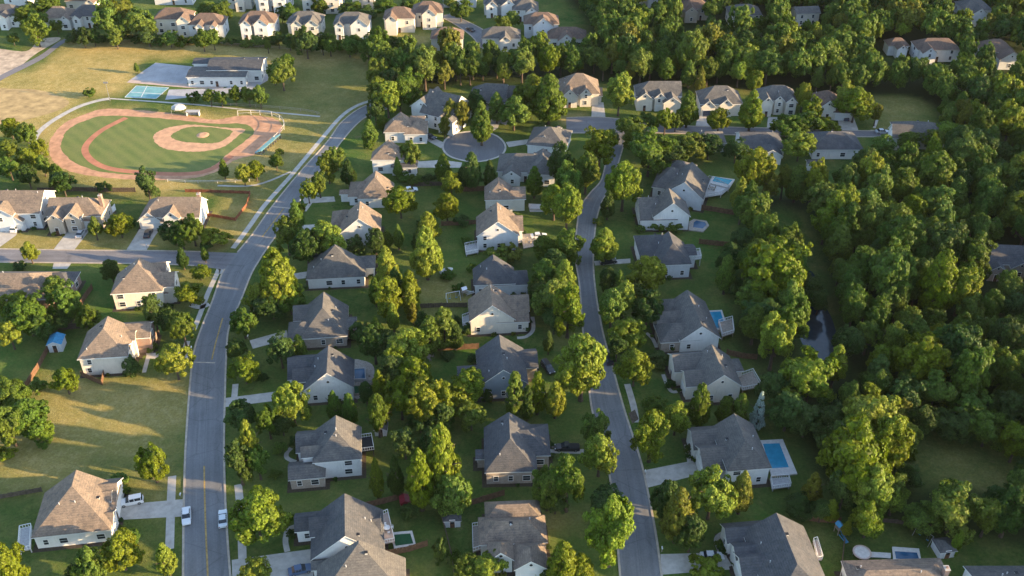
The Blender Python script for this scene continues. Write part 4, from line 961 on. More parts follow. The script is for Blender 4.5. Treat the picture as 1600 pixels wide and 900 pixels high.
TL = """55 46 38 42 r;70 6 50 34 r;48 16 40 28 r;165 28 46 56 r;192 20 50 50 r o;216 34 46 46 r;184 50 34 28 r;232 46 26 28 r;345 18 40 30 r;322 12 34 24 r;340 30 24 18 s
142 146 20 18 s;303 153 22 20 s;328 150 22 24 r;345 152 18 22 r;367 148 22 26 r;388 148 24 28 r;405 148 24 32 r;440 112 40 46 r;448 96 26 26 r;428 116 24 26 r;213 105 10 14 p
15 198 34 30 r l;40 208 30 32 r;10 232 34 32 r;40 246 32 34 r l;14 262 32 32 r;60 230 26 30 r l;42 272 28 36 r d;66 256 24 30 r;97 285 36 36 r d;86 268 18 24 r;157 292 20 18 s d;172 294 9 14 s d;229 287 32 46 r d
349 262 18 28 p;380 270 24 30 r l;399 264 28 30 r l;431 251 20 24 r;437 238 14 14 s;45 392 27 32 r l;31 414 20 14 s d;284 402 20 32 p d;319 396 15 22 p;147 354 20 32 r;186 350 44 38 r l;270 360 36 38 r d;300 356 30 44 r;283 368 36 36 r;336 372 44 38 s l;172 420 30 34 r d;312 424 28 24 r l;294 460 44 36 r l
40 490 62 64 r;20 476 44 44 r l;100 470 46 58 r;62 508 46 44 r d;14 520 36 44 r l;92 498 40 32 r d;136 496 34 40 r;84 452 40 40 r
239 487 28 56 r d;284 510 38 52 r;262 498 30 40 r d;272 562 54 58 r l;205 576 30 38 s d;233 543 22 18 s;101 593 40 42 r l;60 602 28 28 s;16 612 52 52 r;42 650 68 66 r;12 662 52 64 r;64 672 34 34 r l;4 710 36 26 s l;70 690 26 20 s
379 503 38 44 r;370 545 30 38 r d;381 576 44 44 r l;372 648 48 48 r d;236 720 46 60 r l;184 752 34 28 s;196 766 18 18 s;14 880 56 72 r l;140 880 48 60 r;186 860 58 64 r l;206 842 28 30 r;258 872 34 52 p l;120 894 30 34 r d
388 690 38 70 p l;372 722 40 60 r d;402 720 36 50 r;400 806 84 84 r l;398 892 46 26 r l;432 432 72 94 p l;404 462 44 44 r l;452 466 46 46 r;424 476 60 34 r d
512 260 32 42 r;526 244 26 34 r;544 268 26 40 p d;498 285 22 36 r;481 297 26 32 r l;468 326 20 22 s;462 336 26 50 p;448 366 36 52 r;478 384 46 60 r d;512 376 52 58 r l;555 384 30 30 s d;586 376 26 38 r d;460 346 30 30 r d
625 313 48 48 r l;705 288 34 36 r l;698 322 40 46 r l;668 352 42 46 p l;666 392 54 80 p l;604 418 42 70 p l;640 448 36 54 p l;586 454 24 42 p;605 372 20 28 p;622 368 20 36 p;655 376 30 40 p d;618 442 30 50 p d
737 265 36 56 p d;765 272 24 44 p d;692 262 30 44 p;722 276 24 32 p d;621 260 16 30 p;640 240 30 40 r;630 278 24 20 s;650 281 26 18 s;670 280 24 18 s d;775 400 44 36 s;800 398 34 34 s o;577 205 28 38 p;597 192 20 26 r;575 226 18 20 s
606 462 46 66 r l;641 466 34 50 p l;614 494 24 42 p l;587 508 20 32 p;584 532 46 62 r d;560 520 30 36 s d;606 540 40 50 r d;645 488 22 32 p o;671 522 40 58 c;694 510 46 62 c;660 508 30 44 c d;712 524 26 40 c d;636 546 60 66 r l;645 584 56 62 r l;616 556 40 50 r d
437 546 40 50 r d;467 540 26 38 p;455 626 52 68 r l;418 656 36 50 r;440 660 40 40 r d;522 634 26 48 p;546 638 30 50 p;592 602 30 50 p l;590 644 34 62 r;626 622 50 60 r l;612 582 50 60 r d;662 622 60 72 r l;702 618 62 62 r l;734 604 50 54 r l;736 648 40 44 r;656 656 46 42 r d;690 650 44 50 r d;572 612 24 36 r d
690 716 62 112 p l;656 746 52 92 p l;706 772 66 72 r;588 746 26 62 p;618 742 28 62 p d;632 690 44 50 r d;676 690 36 50 r d;730 884 40 40 r;766 884 52 50 r l;712 870 20 22 s;690 862 26 48 s d;640 800 30 30 s d;760 620 20 26 s d
835 282 30 46 p;857 266 14 30 p;887 282 44 62 r;916 268 40 56 r;880 252 40 60 r d;938 228 52 60 r l;866 312 42 52 r l;886 322 46 62 r l;881 376 32 42 p l;891 386 40 48 r;851 386 38 42 r;882 434 44 60 p l;850 428 42 52 r;866 408 40 44 r d;842 452 34 40 r d
975 284 52 74 r l;950 318 26 42 p d;1015 238 70 66 r;1052 234 44 40 r d;1078 226 50 44 r;1040 252 40 36 r d;996 216 40 40 r;944 380 46 54 p l;1013 426 60 60 r l;950 436 30 42 r d;968 442 24 42 p;996 452 36 36 r d;1000 358 18 14 s;1025 354 26 14 s;1055 356 26 18 s;935 346 20 16 s
1182 262 58 72 r l;1157 302 30 52 p l;1180 332 60 62 r;1164 376 48 46 r d;1140 402 36 44 r d;1135 426 36 58 p;1186 396 50 50 r;1212 420 100 104 r l;1180 462 60 60 r;1150 448 40 40 s d;1234 470 46 70 r;1200 492 70 60 r d
860 466 60 64 r;888 484 48 72 r l;866 500 40 40 r d;857 533 20 34 p d;910 568 80 104 r l;956 478 44 60 r;975 466 40 50 r l;1012 480 44 52 r d;982 522 52 52 r l;964 540 30 40 r d;992 572 54 58 r l;1030 562 38 30 s d;1042 540 24 20 s d
804 616 32 70 c;840 612 30 62 c l;868 622 38 56 p l;824 628 26 50 c d;930 666 42 56 r;1024 632 36 30 r;1057 650 42 52 r l;1018 680 56 74 r l;1094 632 34 66 c;1135 640 34 44 c;1157 640 30 52 c;1187 637 26 54 b u
937 708 54 66 r l;855 757 46 68 r;886 754 54 78 r;868 784 40 40 r d;950 786 62 46 r d;955 828 74 102 r l;880 876 56 70 p l;908 884 46 50 p l;844 892 32 28 s l;866 894 40 30 r d;1060 802 58 86 p o;1042 780 48 60 r d;1080 830 50 60 r d;1112 772 70 78 r l;1160 766 40 66 p o;1107 888 56 34 s l
1270 762 34 52 p o;1252 790 46 40 r d;1284 796 30 36 r d;1299 796 28 38 p l;1342 712 96 116 r l;1392 690 70 96 r l;1364 764 66 86 r l;1310 690 60 70 r d;1320 762 46 60 r d;1400 770 40 60 r;1358 810 46 56 r l;1324 824 18 26 p l;1440 804 62 54 r;1492 796 80 82 r;1545 806 44 60 r;1582 794 60 84 r d;1562 776 40 44 r d;1495 852 16 44 s l
1212 528 54 84 r l;1268 588 92 88 r l;1232 640 60 64 r d;1215 604 56 60 r d;1366 648 90 92 r l;1372 584 50 66 p d;1300 650 60 60 r d;1260 655 56 56 r d;1410 620 60 70 r d
752 190 36 62 p;776 166 30 44 p;803 174 46 48 r;858 152 62 74 p;828 146 56 60 r;722 176 26 40 r o;704 176 26 38 r o;742 160 30 40 r d;694 196 20 30 r o;968 144 46 58 r l;1075 168 36 52 p;1040 186 28 38 r l;1056 190 22 24 r;1124 186 32 34 r l;1175 170 40 58 p l;986 196 44 34 r;1012 190 34 26 s;954 214 30 28 r d
1262 462 30 38 r d;1270 444 40 40 r d;1280 470 30 36 r d;1326 536 44 50 r d;1256 148 24 42 r l;1268 168 30 38 r l;1338 160 58 52 r l;1322 152 34 44 r l;1228 196 44 30 r;1262 192 46 30 r;1290 198 40 22 s l;1250 228 50 42 r l;1480 206 38 36 r l;1240 206 30 22 s;1108 228 40 36 r d;1150 234 36 34 r d;1460 218 36 30 r;1370 176 16 30 r o;1095 124 18 40 p o;1180 126 24 36 r l
605 150 46 54 r l;624 146 40 46 r;640 132 40 44 r;612 126 40 40 r d;590 138 34 40 r;1590 690 50 60 r l;1545 668 60 60 r;1490 660 60 56 r d;1578 640 60 60 r d;1515 636 60 60 r;1440 660 50 56 r d;1462 612 60 64 r;1420 745 40 40 r d;1600 735 30 36 r d;586 172 26 34 r d;1420 222 36 34 r;1380 228 40 40 r"""
for row in TL.replace('\n', ';').split(';'):
    q = row.split()
    T(*map(float, q[:4]), *(q[4:] or ['r']))
# hedge and garden trees along the far edge of the dry field
rr = random.Random(11)
for i, x in enumerate(range(112, 600, 17)):
    y = 54 + (x - 112) * .028 + rr.uniform(-2, 3)
    if rr.random() < .35: T(x, y, rr.uniform(22, 32), rr.uniform(22, 34), 'r', rr.choice('mmd'))
    else: T(x, y + 5, rr.uniform(18, 26), rr.uniform(11, 17), 's', rr.choice('mdd'))
for x, y, w, h in ((478,64,34,42),(515,68,28,30),(545,70,34,30),(590,66,36,46),(575,78,30,30),(620,72,32,30),(418,70,9,18),(455,20,30,30),(548,14,34,26),(600,8,36,22),(640,4,30,22),(720,14,34,30),(705,2,26,20),(786,40,30,34),(800,30,24,28),(735,86,24,26),(500,8,26,24),(575,20,28,24),(440,22,20,22),(20,60,20,16),(60,30,26,28),(88,40,20,20),(30,24,24,24)):
    T(x, y, w, h, 'r', rr.choice('mmd'))
for x, y, w, h in ((30,420,18,12),(205,350,16,14),(322,384,22,16),(170,545,14,14),(236,470,22,18),(262,480,18,14),(410,590,20,16),(436,700,24,24),(460,690,18,20),(430,740,20,18),(476,640,22,16),(560,690,16,16),(1046,600,18,18),(1070,640,20,18),(1080,700,18,18),(1088,716,16,16),(1124,850,16,14),(1150,880,18,16),(1130,862,14,12),(460,812,18,22),(455,835,16,16),(1240,800,20,16),(820,512,16,14),(714,500,14,14),(730,515,22,18),(700,430,24,16),(716,450,22,16),(736,420,18,20),(700,556,22,18),(738,560,18,18),(660,350,22,18),(720,346,26,14),(728,376,16,14),(560,400,20,16),(590,400,22,22)):
    T(x, y, w, h, 's', rr.choice('mdd'))
NYARD = len(TREES)

# woods: the nearer trees one by one, the far mass as one
CL = [CLEAR1, CLEAR2, GAP, WATER] + ROADPOLY
def near_poly(x, y, poly, m):
    return inpoly(x, y, poly) or min(segdist(x, y, poly[i - 1], poly[i]) for i in range(len(poly))) < m
cand = []
SIGHT = []
for h in HOUSES:
    if h['detail'] > 1: continue
    pp = []
    for q in h['bl']:
        for lx in (q.x0, q.x1):
            for ly in (q.y0, q.y1):
                c_, s_ = math.cos(h['yaw']), math.sin(h['yaw']); wx, wy = h['loc'][0] + lx * c_ - ly * s_, h['loc'][1] + lx * s_ + ly * c_
                pp += [PX(wx, wy, 1.5), PX(wx, wy, q.e + q.rise * .6)]
    SIGHT.append((min(p[0] for p in pp), min(p[1] for p in pp), max(p[0] for p in pp), max(p[1] for p in pp), h['loc'][1]))
SIGHT.append((1086, 268, 1150, 308, G(1110, 290)[1])); SIGHT.append((1248, 485, 1304, 552, G(1270, 545)[1])); SIGHT.append((1440, 702, 1590, 752, G(1500, 750)[1])); SIGHT.append((1366, 158, 1445, 196, G(1400, 196)[1]))
fr = random.Random(5)
for wi, pp in enumerate(WOODS):
    poly = GL(pp); x0 = min(p[0] for p in poly); x1 = max(p[0] for p in poly); y0 = min(p[1] for p in poly); y1 = min(max(p[1] for p in poly), 620)
    n = int((x1 - x0) * (y1 - y0) / 7)
    for _ in range(n):
        x, y = fr.uniform(x0, x1), fr.uniform(y0, y1)
        if not inpoly(x, y, poly): continue
        px, py = PX(x, y, 6)
        if px < -70 or px > (2250 if wi in (0, 5) else 1680) or py > 980 or py < -70: continue
        Rr = fr.choice((2.6, 3.4, 4.0, 4.6, 5.2, 6.2)) * (1.0 if wi in (0, 3, 4, 5) else .92)
        if any((x - c[0]) ** 2 + (y - c[1]) ** 2 < ((Rr + c[2]) * fr.uniform(.5, .66)) ** 2 for c in cand): continue
        if any((x - c['x']) ** 2 + (y - c['y']) ** 2 < ((Rr + c['R']) * .6) ** 2 for c in TREES[:NYARD]): continue
        if in_house(x, y, Rr * .75): continue
        if any(near_poly(x, y, c, Rr * .6) for c in CL): continue
        Hh = Rr * 3.4; px, py = PX(x, y, Hh * .55); sc = S(px, py, Hh * .55); rx = Rr * sc * .8; ry = Hh * .46 * sc * .85
        hit = False
        for (bx0, by0, bx1, by1, yb) in SIGHT:
            if y > yb: continue
            ox = min(px + rx, bx1) - max(px - rx, bx0); oy = min(py + ry, by1) - max(py - ry, by0)
            if ox > 0 and oy > 0 and ox * oy > .05 * (bx1 - bx0) * (by1 - by0) and oy > .22 * (by1 - by0): hit = True
        if hit and fr.random() < .96: continue
        cand.append((x, y, Rr, wi))
cand.sort(key=lambda c: (PX(c[0], c[1], 6)[0] > 1610, c[0] ** 2 + c[1] ** 2))
NF = 230
WL = {0: ('leafy green tree in the dense wood right of the creek', 'trees of the wood right of the creek'),
      1: ('leafy green tree in the belt of wood behind the crescent houses', 'trees of the belt behind the crescent'),
      2: ('leafy green tree in the far upper right wood', 'trees of the far upper right wood'),
      3: ('leafy green tree in the thicket between lane gardens and creek', 'trees between the lane gardens and the creek'),
      4: ('leafy green tree in the copse below the creek pond', 'trees of the copse below the pond'),
      5: ('leafy green tree in the hedge wood above the bottom right gardens', 'trees above the bottom right gardens')}
chunks = []
for i, (x, y, Rr, wi) in enumerate(cand):
    Hc = Rr * fr.uniform(1.9, 3.1) * (1.25 if Rr < 3 else 1); tr = fr.uniform(1.2, 3.4); lf = fr.choice(('leaf_wood', 'leaf_wood', 'leaf', 'leaf_wood', 'leaf_dark', 'leaf_light', 'leaf', 'leaf_wood', 'leaf_rust') if wi else ('leaf_wood', 'leaf_wood', 'leaf', 'leaf_dark', 'leaf_wood', 'leaf_light'))
    if i < NF: make_tree(x, y, Rr, Hc, fr.choice('ffffrp'), lf, tr, *WL[wi])
    else:
        V = crown_arrays('f', 1000 + i % 9, 150, 5500, .09); a = fr.uniform(0, 6.28); c_, s_ = math.cos(a), math.sin(a)
        W_ = np.c_[(V[:, 0] * c_ - V[:, 1] * s_) * Rr + x, (V[:, 0] * s_ + V[:, 1] * c_) * Rr + y, V[:, 2] * Hc / 2 + tr + Hc / 2]
        chunks.append((lf, W_))
if chunks:
    Vall = np.vstack([c[1] for c in chunks]); me = quads_mesh('woodland', Vall, 'leaf_wood')
    ks = sorted(set(c[0] for c in chunks)); 
    for k in ks:
        if k != 'leaf_wood': me.materials.append(M[k])
    order = ['leaf_wood'] + [k for k in ks if k != 'leaf_wood']
    mi = np.concatenate([np.full(len(c[1]) // 4, order.index(c[0]), np.int32) for c in chunks]); me.polygons.foreach_set('material_index', mi)
    tag(link('woodland', me), 'far dense wood of green trees at top right, plus unseen trees added past the frame', 'wood', None, 'stuff')
print('TREES yard', NYARD, 'forest', len(cand))

# low plants against the front walls of the nearer houses
for h in HOUSES:
    if h['detail'] < 2: continue
    b = h['bl'][0]; g = 'low plants against ' + h['short']; r_ = random.Random(h['short'])
    c_, s_ = math.cos(h['yaw']), math.sin(h['yaw'])
    for k in range(7):
        q = r_.choice(h['bl']); sd_ = r_.choice(h['front'] + 'N')
        if sd_ == 'N': lx, ly = r_.uniform(q.x0 + .5, q.x1 - .5), q.y0 - .4
        elif sd_ == 'L': lx, ly = q.x0 - .4, r_.uniform(q.y0, q.y1)
        elif sd_ == 'R': lx, ly = q.x1 + .4, r_.uniform(q.y0, q.y1)
        else: continue
        x = h['loc'][0] + lx * c_ - ly * s_; y = h['loc'][1] + lx * s_ + ly * c_
        if in_house(x, y, -.1) or any(inpoly(x, y, GL(d)) for d in drives): continue
        Rr = r_.uniform(.5, .95)
        make_tree(x, y, Rr, Rr * 1.7, 's', r_.choice(('leaf', 'leaf_dark', 'leaf_dark', 'leaf_rust')), 0, 'low green plant against the wall of ' + h['short'], g, 'shrub')
# ------------------------------------------------------------------ fences
M['fence_red'] = plain('red_brown_fence', (.20, .075, .04), .85, .4, 1.2)
def fence(label, pts, h=1.8, k='fence', step=2.6, group=None):
    W = catmull(GL(pts), 1) if len(pts) > 2 else GL(pts)
    o = thing('board_fence', label, 'fence', (W[0][0], W[0][1], 0)); bx, by = W[0]
    mb = MB(); L = [(p[0] - bx, p[1] - by) for p in W]; posts = []
    for a, b_ in zip(L, L[1:]):
        d = math.hypot(b_[0] - a[0], b_[1] - a[1]); n = max(1, int(d / step)); m_ = max(1, int(d / .6)); r_ = random.Random(int(d * 100))
        for i in range(m_):
            p = [(a[j] + (b_[j] - a[j]) * t_) for t_ in (i / m_, (i + .96) / m_) for j in (0, 1)]
            mb.bar(p[:2], p[2:], .06, .05, h - r_.uniform(0, .12), k)
        for i in range(n + 1): posts.append((a[0] + (b_[0] - a[0]) * i / n, a[1] + (b_[1] - a[1]) * i / n))
    mb.build('board_panel', o)
    def f():
        q = MB(); q.box(-.08, -.08, 0, .08, .08, h + .1, k); return q.mesh('post')
    pm = cached(('post', h, k), f)
    for p in posts[:60]: link('post', pm, o, (p[0], p[1], 0))
    return o
fence('sunlit cedar fence running down left of the blue-roofed shed', [(42,606),(60,578),(78,545)])
fence('short sunlit fence stretch between trees above the blue-roofed shed', [(115,502),(132,470),(145,452)])
fence('dark fence behind the blue-roofed shed, reaching toward the cream house', [(78,545),(90,516),(138,512)], k='fence_dark')
fence('tiny orange fence end below the near wall of the cream house', [(128,588),(160,602),(164,582)], 1.6)
fence('red-brown hedge-like fence enclosing the yard by the ball field', [(290,300),(330,301),(391,303),(386,322),(368,345),(314,336)], 1.1, 'fence_red')
fence('dark fence line between ball field and side street gardens', [(60,300),(120,299),(160,300),(212,300)], 1.6, 'fence_dark')
fence('white garden wall panel right of the twin-gabled tan house', [(158,350),(181,328)], 2.0, 'plastic_white')
fence('cedar fence behind the steep-roofed house, ending at the tall trees', [(570,794),(600,787),(630,779)])
fence('cedar fence below the green turf enclosure', [(606,869),(640,862),(668,853)])
fence('long cedar fence above the grey garden shed, right of the tall trees', [(722,794),(755,784),(788,774)])
fence('thin dark fence running down past the grey garden shed', [(686,795),(696,830),(706,870),(712,920)], 1.5, 'fence_dark')
fence('cedar fence across the garden left of the blue-grey house', [(664,549),(705,547),(748,545)])
fence('short brick-red fence left of the cream hip-roofed house', [(718,300),(760,298)])
fence('dark red fence across the garden left of the broad-gabled house', [(690,353),(715,352),(746,350)], 1.6)
fence('dark red fence behind the hot tub patio', [(1082,326),(1110,330),(1146,336)])
fence('old fence behind the balcony house gardens', [(1092,381),(1120,384),(1156,388)])
fence('old fence right of the cream-gabled balcony house', [(1135,554),(1160,560),(1182,562)])
fence('old red fence at the right of the large slate house', [(1250,812),(1280,816),(1312,818)])
fence('dark fence between the two bottom right gardens', [(1320,834),(1316,870),(1312,915)], 1.5, 'fence_dark')
fence('low old fence along the wood edge above the trampoline garden', [(1340,812),(1400,818),(1470,828)], 1.2, 'fence_dark')
fence('dark hedge-like fence left of the bottom left house', [(-30,785),(20,776),(66,768)], 1.3, 'fence_dark')
fence('old fence along the back gardens below the cul-de-sac', [(640,291),(690,290),(718,292)], 1.5, 'fence_dark')
fence('dark fence across the back garden below the dark-roofed lane house', [(650,482),(690,480),(730,480)], 1.5, 'fence_dark')

# ------------------------------------------------------------------ cars
def car(label, px, py, heading_px, style='sedan', paint=(.7, .71, .72)):
    x, y = G(px, py); x2, y2 = G(*heading_px); rz = math.atan2(y2 - y, x2 - x)
    pk = 'paint_%d_%d_%d' % tuple(int(c * 100) for c in paint)
    if pk not in M:
        m, t, b = mat('car_' + pk); b.inputs['Base Color'].default_value = (*paint, 1); b.inputs['Roughness'].default_value = .3
        b.inputs['Coat Weight'].default_value = .6; M[pk] = m
    o = thing({'sedan': 'parked_car', 'suv': 'parked_car', 'pickup': 'pickup_truck'}[style], label, 'car' if style != 'pickup' else 'pickup', (x, y, .03), rz)
    L = 4.7 if style == 'sedan' else 4.9; L = 5.5 if style == 'pickup' else L
    hw = .92; mb = MB()
    def loft(secs, k, cap=True):
        rings = []
        for (sx, w, z0, z1, wt) in secs:
            n = len(mb_.v); mb_.v += [(sx, -w, z0), (sx, w, z0), (sx, w, (z0 + z1) / 2 + .1), (sx, wt, z1), (sx, -wt, z1), (sx, -w, (z0 + z1) / 2 + .1)]; rings.append(n)
        for a, b_ in zip(rings, rings[1:]):
            for i in range(6):
                j = (i + 1) % 6; mb_.f.append((a + i, a + j, b_ + j, b_ + i)); mb_.m.append(mb_.mi(k))
        if cap:
            mb_.f.append(tuple(rings[0] + i for i in range(6))); mb_.m.append(mb_.mi(k)); mb_.f.append(tuple(rings[-1] + i for i in reversed(range(6)))); mb_.m.append(mb_.mi(k))
    h = L / 2; belt = .92 if style == 'sedan' else 1.05
    mb_ = MB()
    loft([(-h, hw - .12, .35, belt - .22, hw - .2), (-h + .15, hw - .02, .28, belt - .04, hw - .1), (-h + 1.2, hw, .25, belt, hw - .06), (h - 1.5, hw, .25, belt, hw - .06), (h - .5, hw - .03, .28, belt - .12, hw - .12), (h - .08, hw - .12, .33, belt - .26, hw - .22), (h, hw - .2, .38, belt - .36, hw - .3)], pk)
    mb_.build('body', o)
    r0, r1, top = {'sedan': (-h + .75, h - 1.35, 1.45), 'suv': (-h + .15, h - 1.4, 1.72), 'pickup': (-.5, h - 1.45, 1.78)}[style]
    mb_ = MB(); g0 = .55 if style == 'sedan' else .22
    loft([(r0, hw - .14, belt - .03, belt + .01, hw - .15), (r0 + g0, hw - .14, belt - .03, top - .05, hw - .28), (r1 - .75, hw - .14, belt - .03, top - .05, hw - .28), (r1, hw - .14, belt - .03, belt + .01, hw - .15)], 'glass'); mb_.build('cabin_glass', o)
    mb_ = MB(); mb_.prism([(r0 + g0 - .02, -hw + .27), (r1 - .78, -hw + .27), (r1 - .7, 0), (r1 - .78, hw - .27), (r0 + g0 - .02, hw - .27), (r0 + g0 - .08, 0)], top - .08, top, pk)
    for sx in (r0 + g0 + .05, (r0 + r1) / 2 - .1, r1 - .8):
        for sy in (-1, 1): mb_.bar((sx - .05, sy * (hw - .17)), (sx + .05, sy * (hw - .17)), .08, belt - .02, top - .06, pk)
    mb_.build('car_roof', o)
    if style == 'pickup':
        q = MB(); q.box(-h + .12, -hw + .14, belt - .03, -.62, hw - .14, belt + .012, 'black'); q.build('truck_bed', o)
    def wheel():
        q = MB(); q.tube((0, -.11, 0), (0, .11, 0), .34, .34, 'black', 16); return q.mesh('wheel')
    def rim():
        q = MB(); q.tube((0, -.125, 0), (0, .125, 0), .2, .2, 'metal', 12); return q.mesh('rim')
    for sx in (-h + .9, h - .95):
        for sy in (-1, 1):
            w_ = link('wheel', cached('wheel', wheel), o, (sx, sy * (hw - .1), .34)); link('rim', cached('rim', rim), w_)
    for sy in (-1, 1):
        q = MB(); q.box(h - .22, sy * .62 - .17, belt - .36, h - .04, sy * .62 + .17, belt - .22, 'plastic_white'); q.build('headlight', o)
        q = MB(); q.box(-h - .02, sy * .68 - .12, belt - .35, -h + .1, sy * .68 + .12, belt - .18, 'plastic_red'); q.build('tail_light', o)
    return o
car('white estate car on the drive of the bottom left house', 206, 786, (186, 790), 'suv')
car('white car parked at the left kerb of the main road', 292, 809, (292.6, 850), 'sedan')
car('white car parked at the right kerb of the main road', 349, 813, (348.5, 780), 'sedan', (.62, .66, .68))
car('dark blue car on the drive at bottom centre left', 470, 893, (490, 888), 'sedan', (.05, .09, .17))
car('silver car on the drive of the twin-gabled tan house', 127, 367, (133, 358), 'sedan', (.45, .46, .47))
car('black car before the garage of the red-fenced house', 232, 367, (236, 358), 'sedan', (.02, .02, .025))
car('white car on the drive of the cut-off side street house', 26, 358, (32, 350), 'suv', (.7, .7, .7))
car('black car on the lane between two big trees', 951, 563, (948, 552), 'sedan', (.015, .016, .02))
car('black pickup on the drive of the brick house', 886, 702, (862, 702), 'pickup', (.02, .022, .03))
car('silver car on the drive of the large slate house', 1112, 872, (1135, 872), 'sedan', (.58, .59, .6))
car('dark car on the drive of the pyramid-roofed house', 672, 216, (690, 222), 'sedan', (.03, .035, .05))
car('dark blue car on the pale drive at the right end of the crescent', 1322, 186, (1321, 176), 'sedan', (.03, .06, .11))
car('white car parked on the lawn behind the long low white house', 641, 299, (655, 297), 'sedan', (.7, .71, .72))
car('dark car at the kerbside drive of the hip-roofed balcony house', 950, 411, (970, 408), 'suv', (.02, .02, .025))
car('silver car at the end of the crescent drive', 1378, 208, (1392, 208), 'sedan', (.4, .42, .44))
car('dark car beside the garage of the blue-grey house', 856, 577, (866, 590), 'suv', (.03, .03, .035))
car('small dark car on the far road at the top', 735, 48, (724, 42), 'sedan', (.03, .03, .035))
car('white car by the lane-side drive of the broad-gabled house', 842, 371, (855, 370), 'sedan', (.68, .68, .68))

# ------------------------------------------------------------------ pools, decks, sheds, yard things
def inset(poly, d):
    cx = sum(p[0] for p in poly) / len(poly); cy = sum(p[1] for p in poly) / len(poly); out = []
    for x, y in poly:
        L = math.hypot(x - cx, y - cy); k = max(.1, (L - d * 1.3) / L); out.append((cx + (x - cx) * k, cy + (y - cy) * k))
    return out
def ring(mb, outer, inner, z0, z1, k):
    n = len(outer)
    A = sum(outer[i - 1][0] * outer[i][1] - outer[i][0] * outer[i - 1][1] for i in range(n))
    if A < 0: outer, inner = outer[::-1], inner[::-1]
    for i in range(n):
        j = (i + 1) % n
        mb.face([(*outer[i], z1), (*outer[j], z1), (*inner[j], z1), (*inner[i], z1)], k)
        mb.face([(*outer[i], z0), (*outer[j], z0), (*outer[j], z1), (*outer[i], z1)], k)
        mb.face([(*inner[j], z0), (*inner[i], z0), (*inner[i], z1), (*inner[j], z1)], k)
def pool(label, outer, inner, wk='pool', ck='stonewhite', base=0.0, h=.35, smooth=False, name='swimming_pool', cat='pool', side=None, waterlabel=None):
    O, I = GL(outer, base + h), GL(inner, base + h)
    if smooth: O, I = catmull(O, 4, True), catmull(I, 4, True)
    cx = sum(p[0] for p in O) / len(O); cy = sum(p[1] for p in O) / len(O)
    O = [(p[0] - cx, p[1] - cy) for p in O]; I = [(p[0] - cx, p[1] - cy) for p in I]
    o = thing(name, label, cat, (cx, cy, base)); mb = MB(); ring(mb, O, I, 0, h, ck); mb.build('coping', o)
    mb = MB(); mb.sheet(I, h - .1, wk); mb.build('water' if 'pool' in wk else 'turf', o); return o
def deck(label, poly, z=1.2, k='deckgrey', rail=True, name='deck', rk='trim'):
    W = GL(poly, z); cx = sum(p[0] for p in W) / len(W); cy = sum(p[1] for p in W) / len(W)
    W = [(p[0] - cx, p[1] - cy) for p in W]; o = thing(name, label, 'deck', (cx, cy, 0))
    mb = MB(); mb.prism(W, z - .2, z, k); mb.build('platform', o)
    mb = MB()
    for x, y in inset(W, .3): mb.box(x - .1, y - .1, 0, x + .1, y + .1, z - .2, k)
    mb.build('support', o)
    if rail:
        mb = MB(); n = len(W); Wi = inset(W, .08)
        for i in range(n):
            a, b_ = Wi[i], Wi[(i + 1) % n]; d = math.hypot(b_[0] - a[0], b_[1] - a[1]); m_ = max(1, int(d / .45))
            mb.bar(a, b_, .09, z + .92, z + 1.02, rk); mb.bar(a, b_, .05, z + .1, z + .16, rk)
            for j in range(m_): p = (a[0] + (b_[0] - a[0]) * j / m_, a[1] + (b_[1] - a[1]) * j / m_); mb.box(p[0] - .035, p[1] - .035, z, p[0] + .035, p[1] + .035, z + .95, rk)
        mb.build('railing', o)
    return o
pool('rectangular blue swimming pool with pale coping right of the white house', [(1186,688),(1223,686),(1246,740),(1206,744)], [(1192,693),(1218,692),(1233,730),(1203,732)], 'pool')
deck('white deck below the rectangular pool, beside the white house', [(1203,748),(1232,746),(1236,760),(1206,764)], .9, 'deckgrey')
pool('blue pool with thin pale rim tucked behind the three-winged house', [(1092,486),(1128,484),(1138,514),(1112,516)], [(1094,488),(1126,486),(1134,511),(1113,513)], 'pool', base=0, h=.9)
deck('dark grey deck right of the pool of the three-winged house', [(1122,504),(1144,498),(1147,520),(1128,526)], 1.4, 'wood')
pool('turquoise pool on the raised deck at the top of the lane', [(1112,275),(1148,280),(1140,293),(1110,286)], [(1117,276),(1145,281),(1138,288),(1113,283)], 'pool_teal', base=1.3, h=.4)
deck('raised white pool deck right of the slate-roofed house', [(1084,300),(1108,278),(1140,294),(1128,304),(1100,308)], 1.25, 'stonewhite', rk='deckgrey')
pool('small dark hot tub pool on the patio of the white-gabled house', [(1077,346),(1084,342),(1104,345),(1108,352),(1099,362),(1076,359)], [(1084,347),(1088,344),(1102,347),(1104,351),(1098,357),(1083,355)], 'pool_dark', 'paver', h=.3)
pool('green turf enclosure with pale wall edges behind the steep-roofed house', [(610,832),(644,829),(650,851),(616,857)], [(614,835),(641,833),(646,849),(618,853)], 'turf', 'stonewhite', h=.5, name='turf_enclosure', cat='enclosure')
pool('small navy pool behind the wide house at bottom right', [(1394,854),(1436,857),(1440,878),(1396,876)], [(1398,861),(1433,863),(1437,875),(1400,873)], 'pool_dark', 'stonewhite', h=.3)
W = GL([(550,566),(566,563),(582,570),(585,585),(580,604),(572,616),(552,620)], .1); mb = MB(); mb.prism(catmull(W, 3, True), 0, .1, 'paver'); tag(mb.build('patio'), 'rounded paved patio behind the white-gabled charcoal-roofed house', 'patio')
def hot_tub(label, pts, z0, h, wk, k):
    return pool(label, pts, [((p[0] * .84 + sum(q[0] for q in pts) / len(pts) * .16), (p[1] * .84 + sum(q[1] for q in pts) / len(pts) * .16)) for p in pts], wk, k, z0, h, name='hot_tub', cat='hot tub')
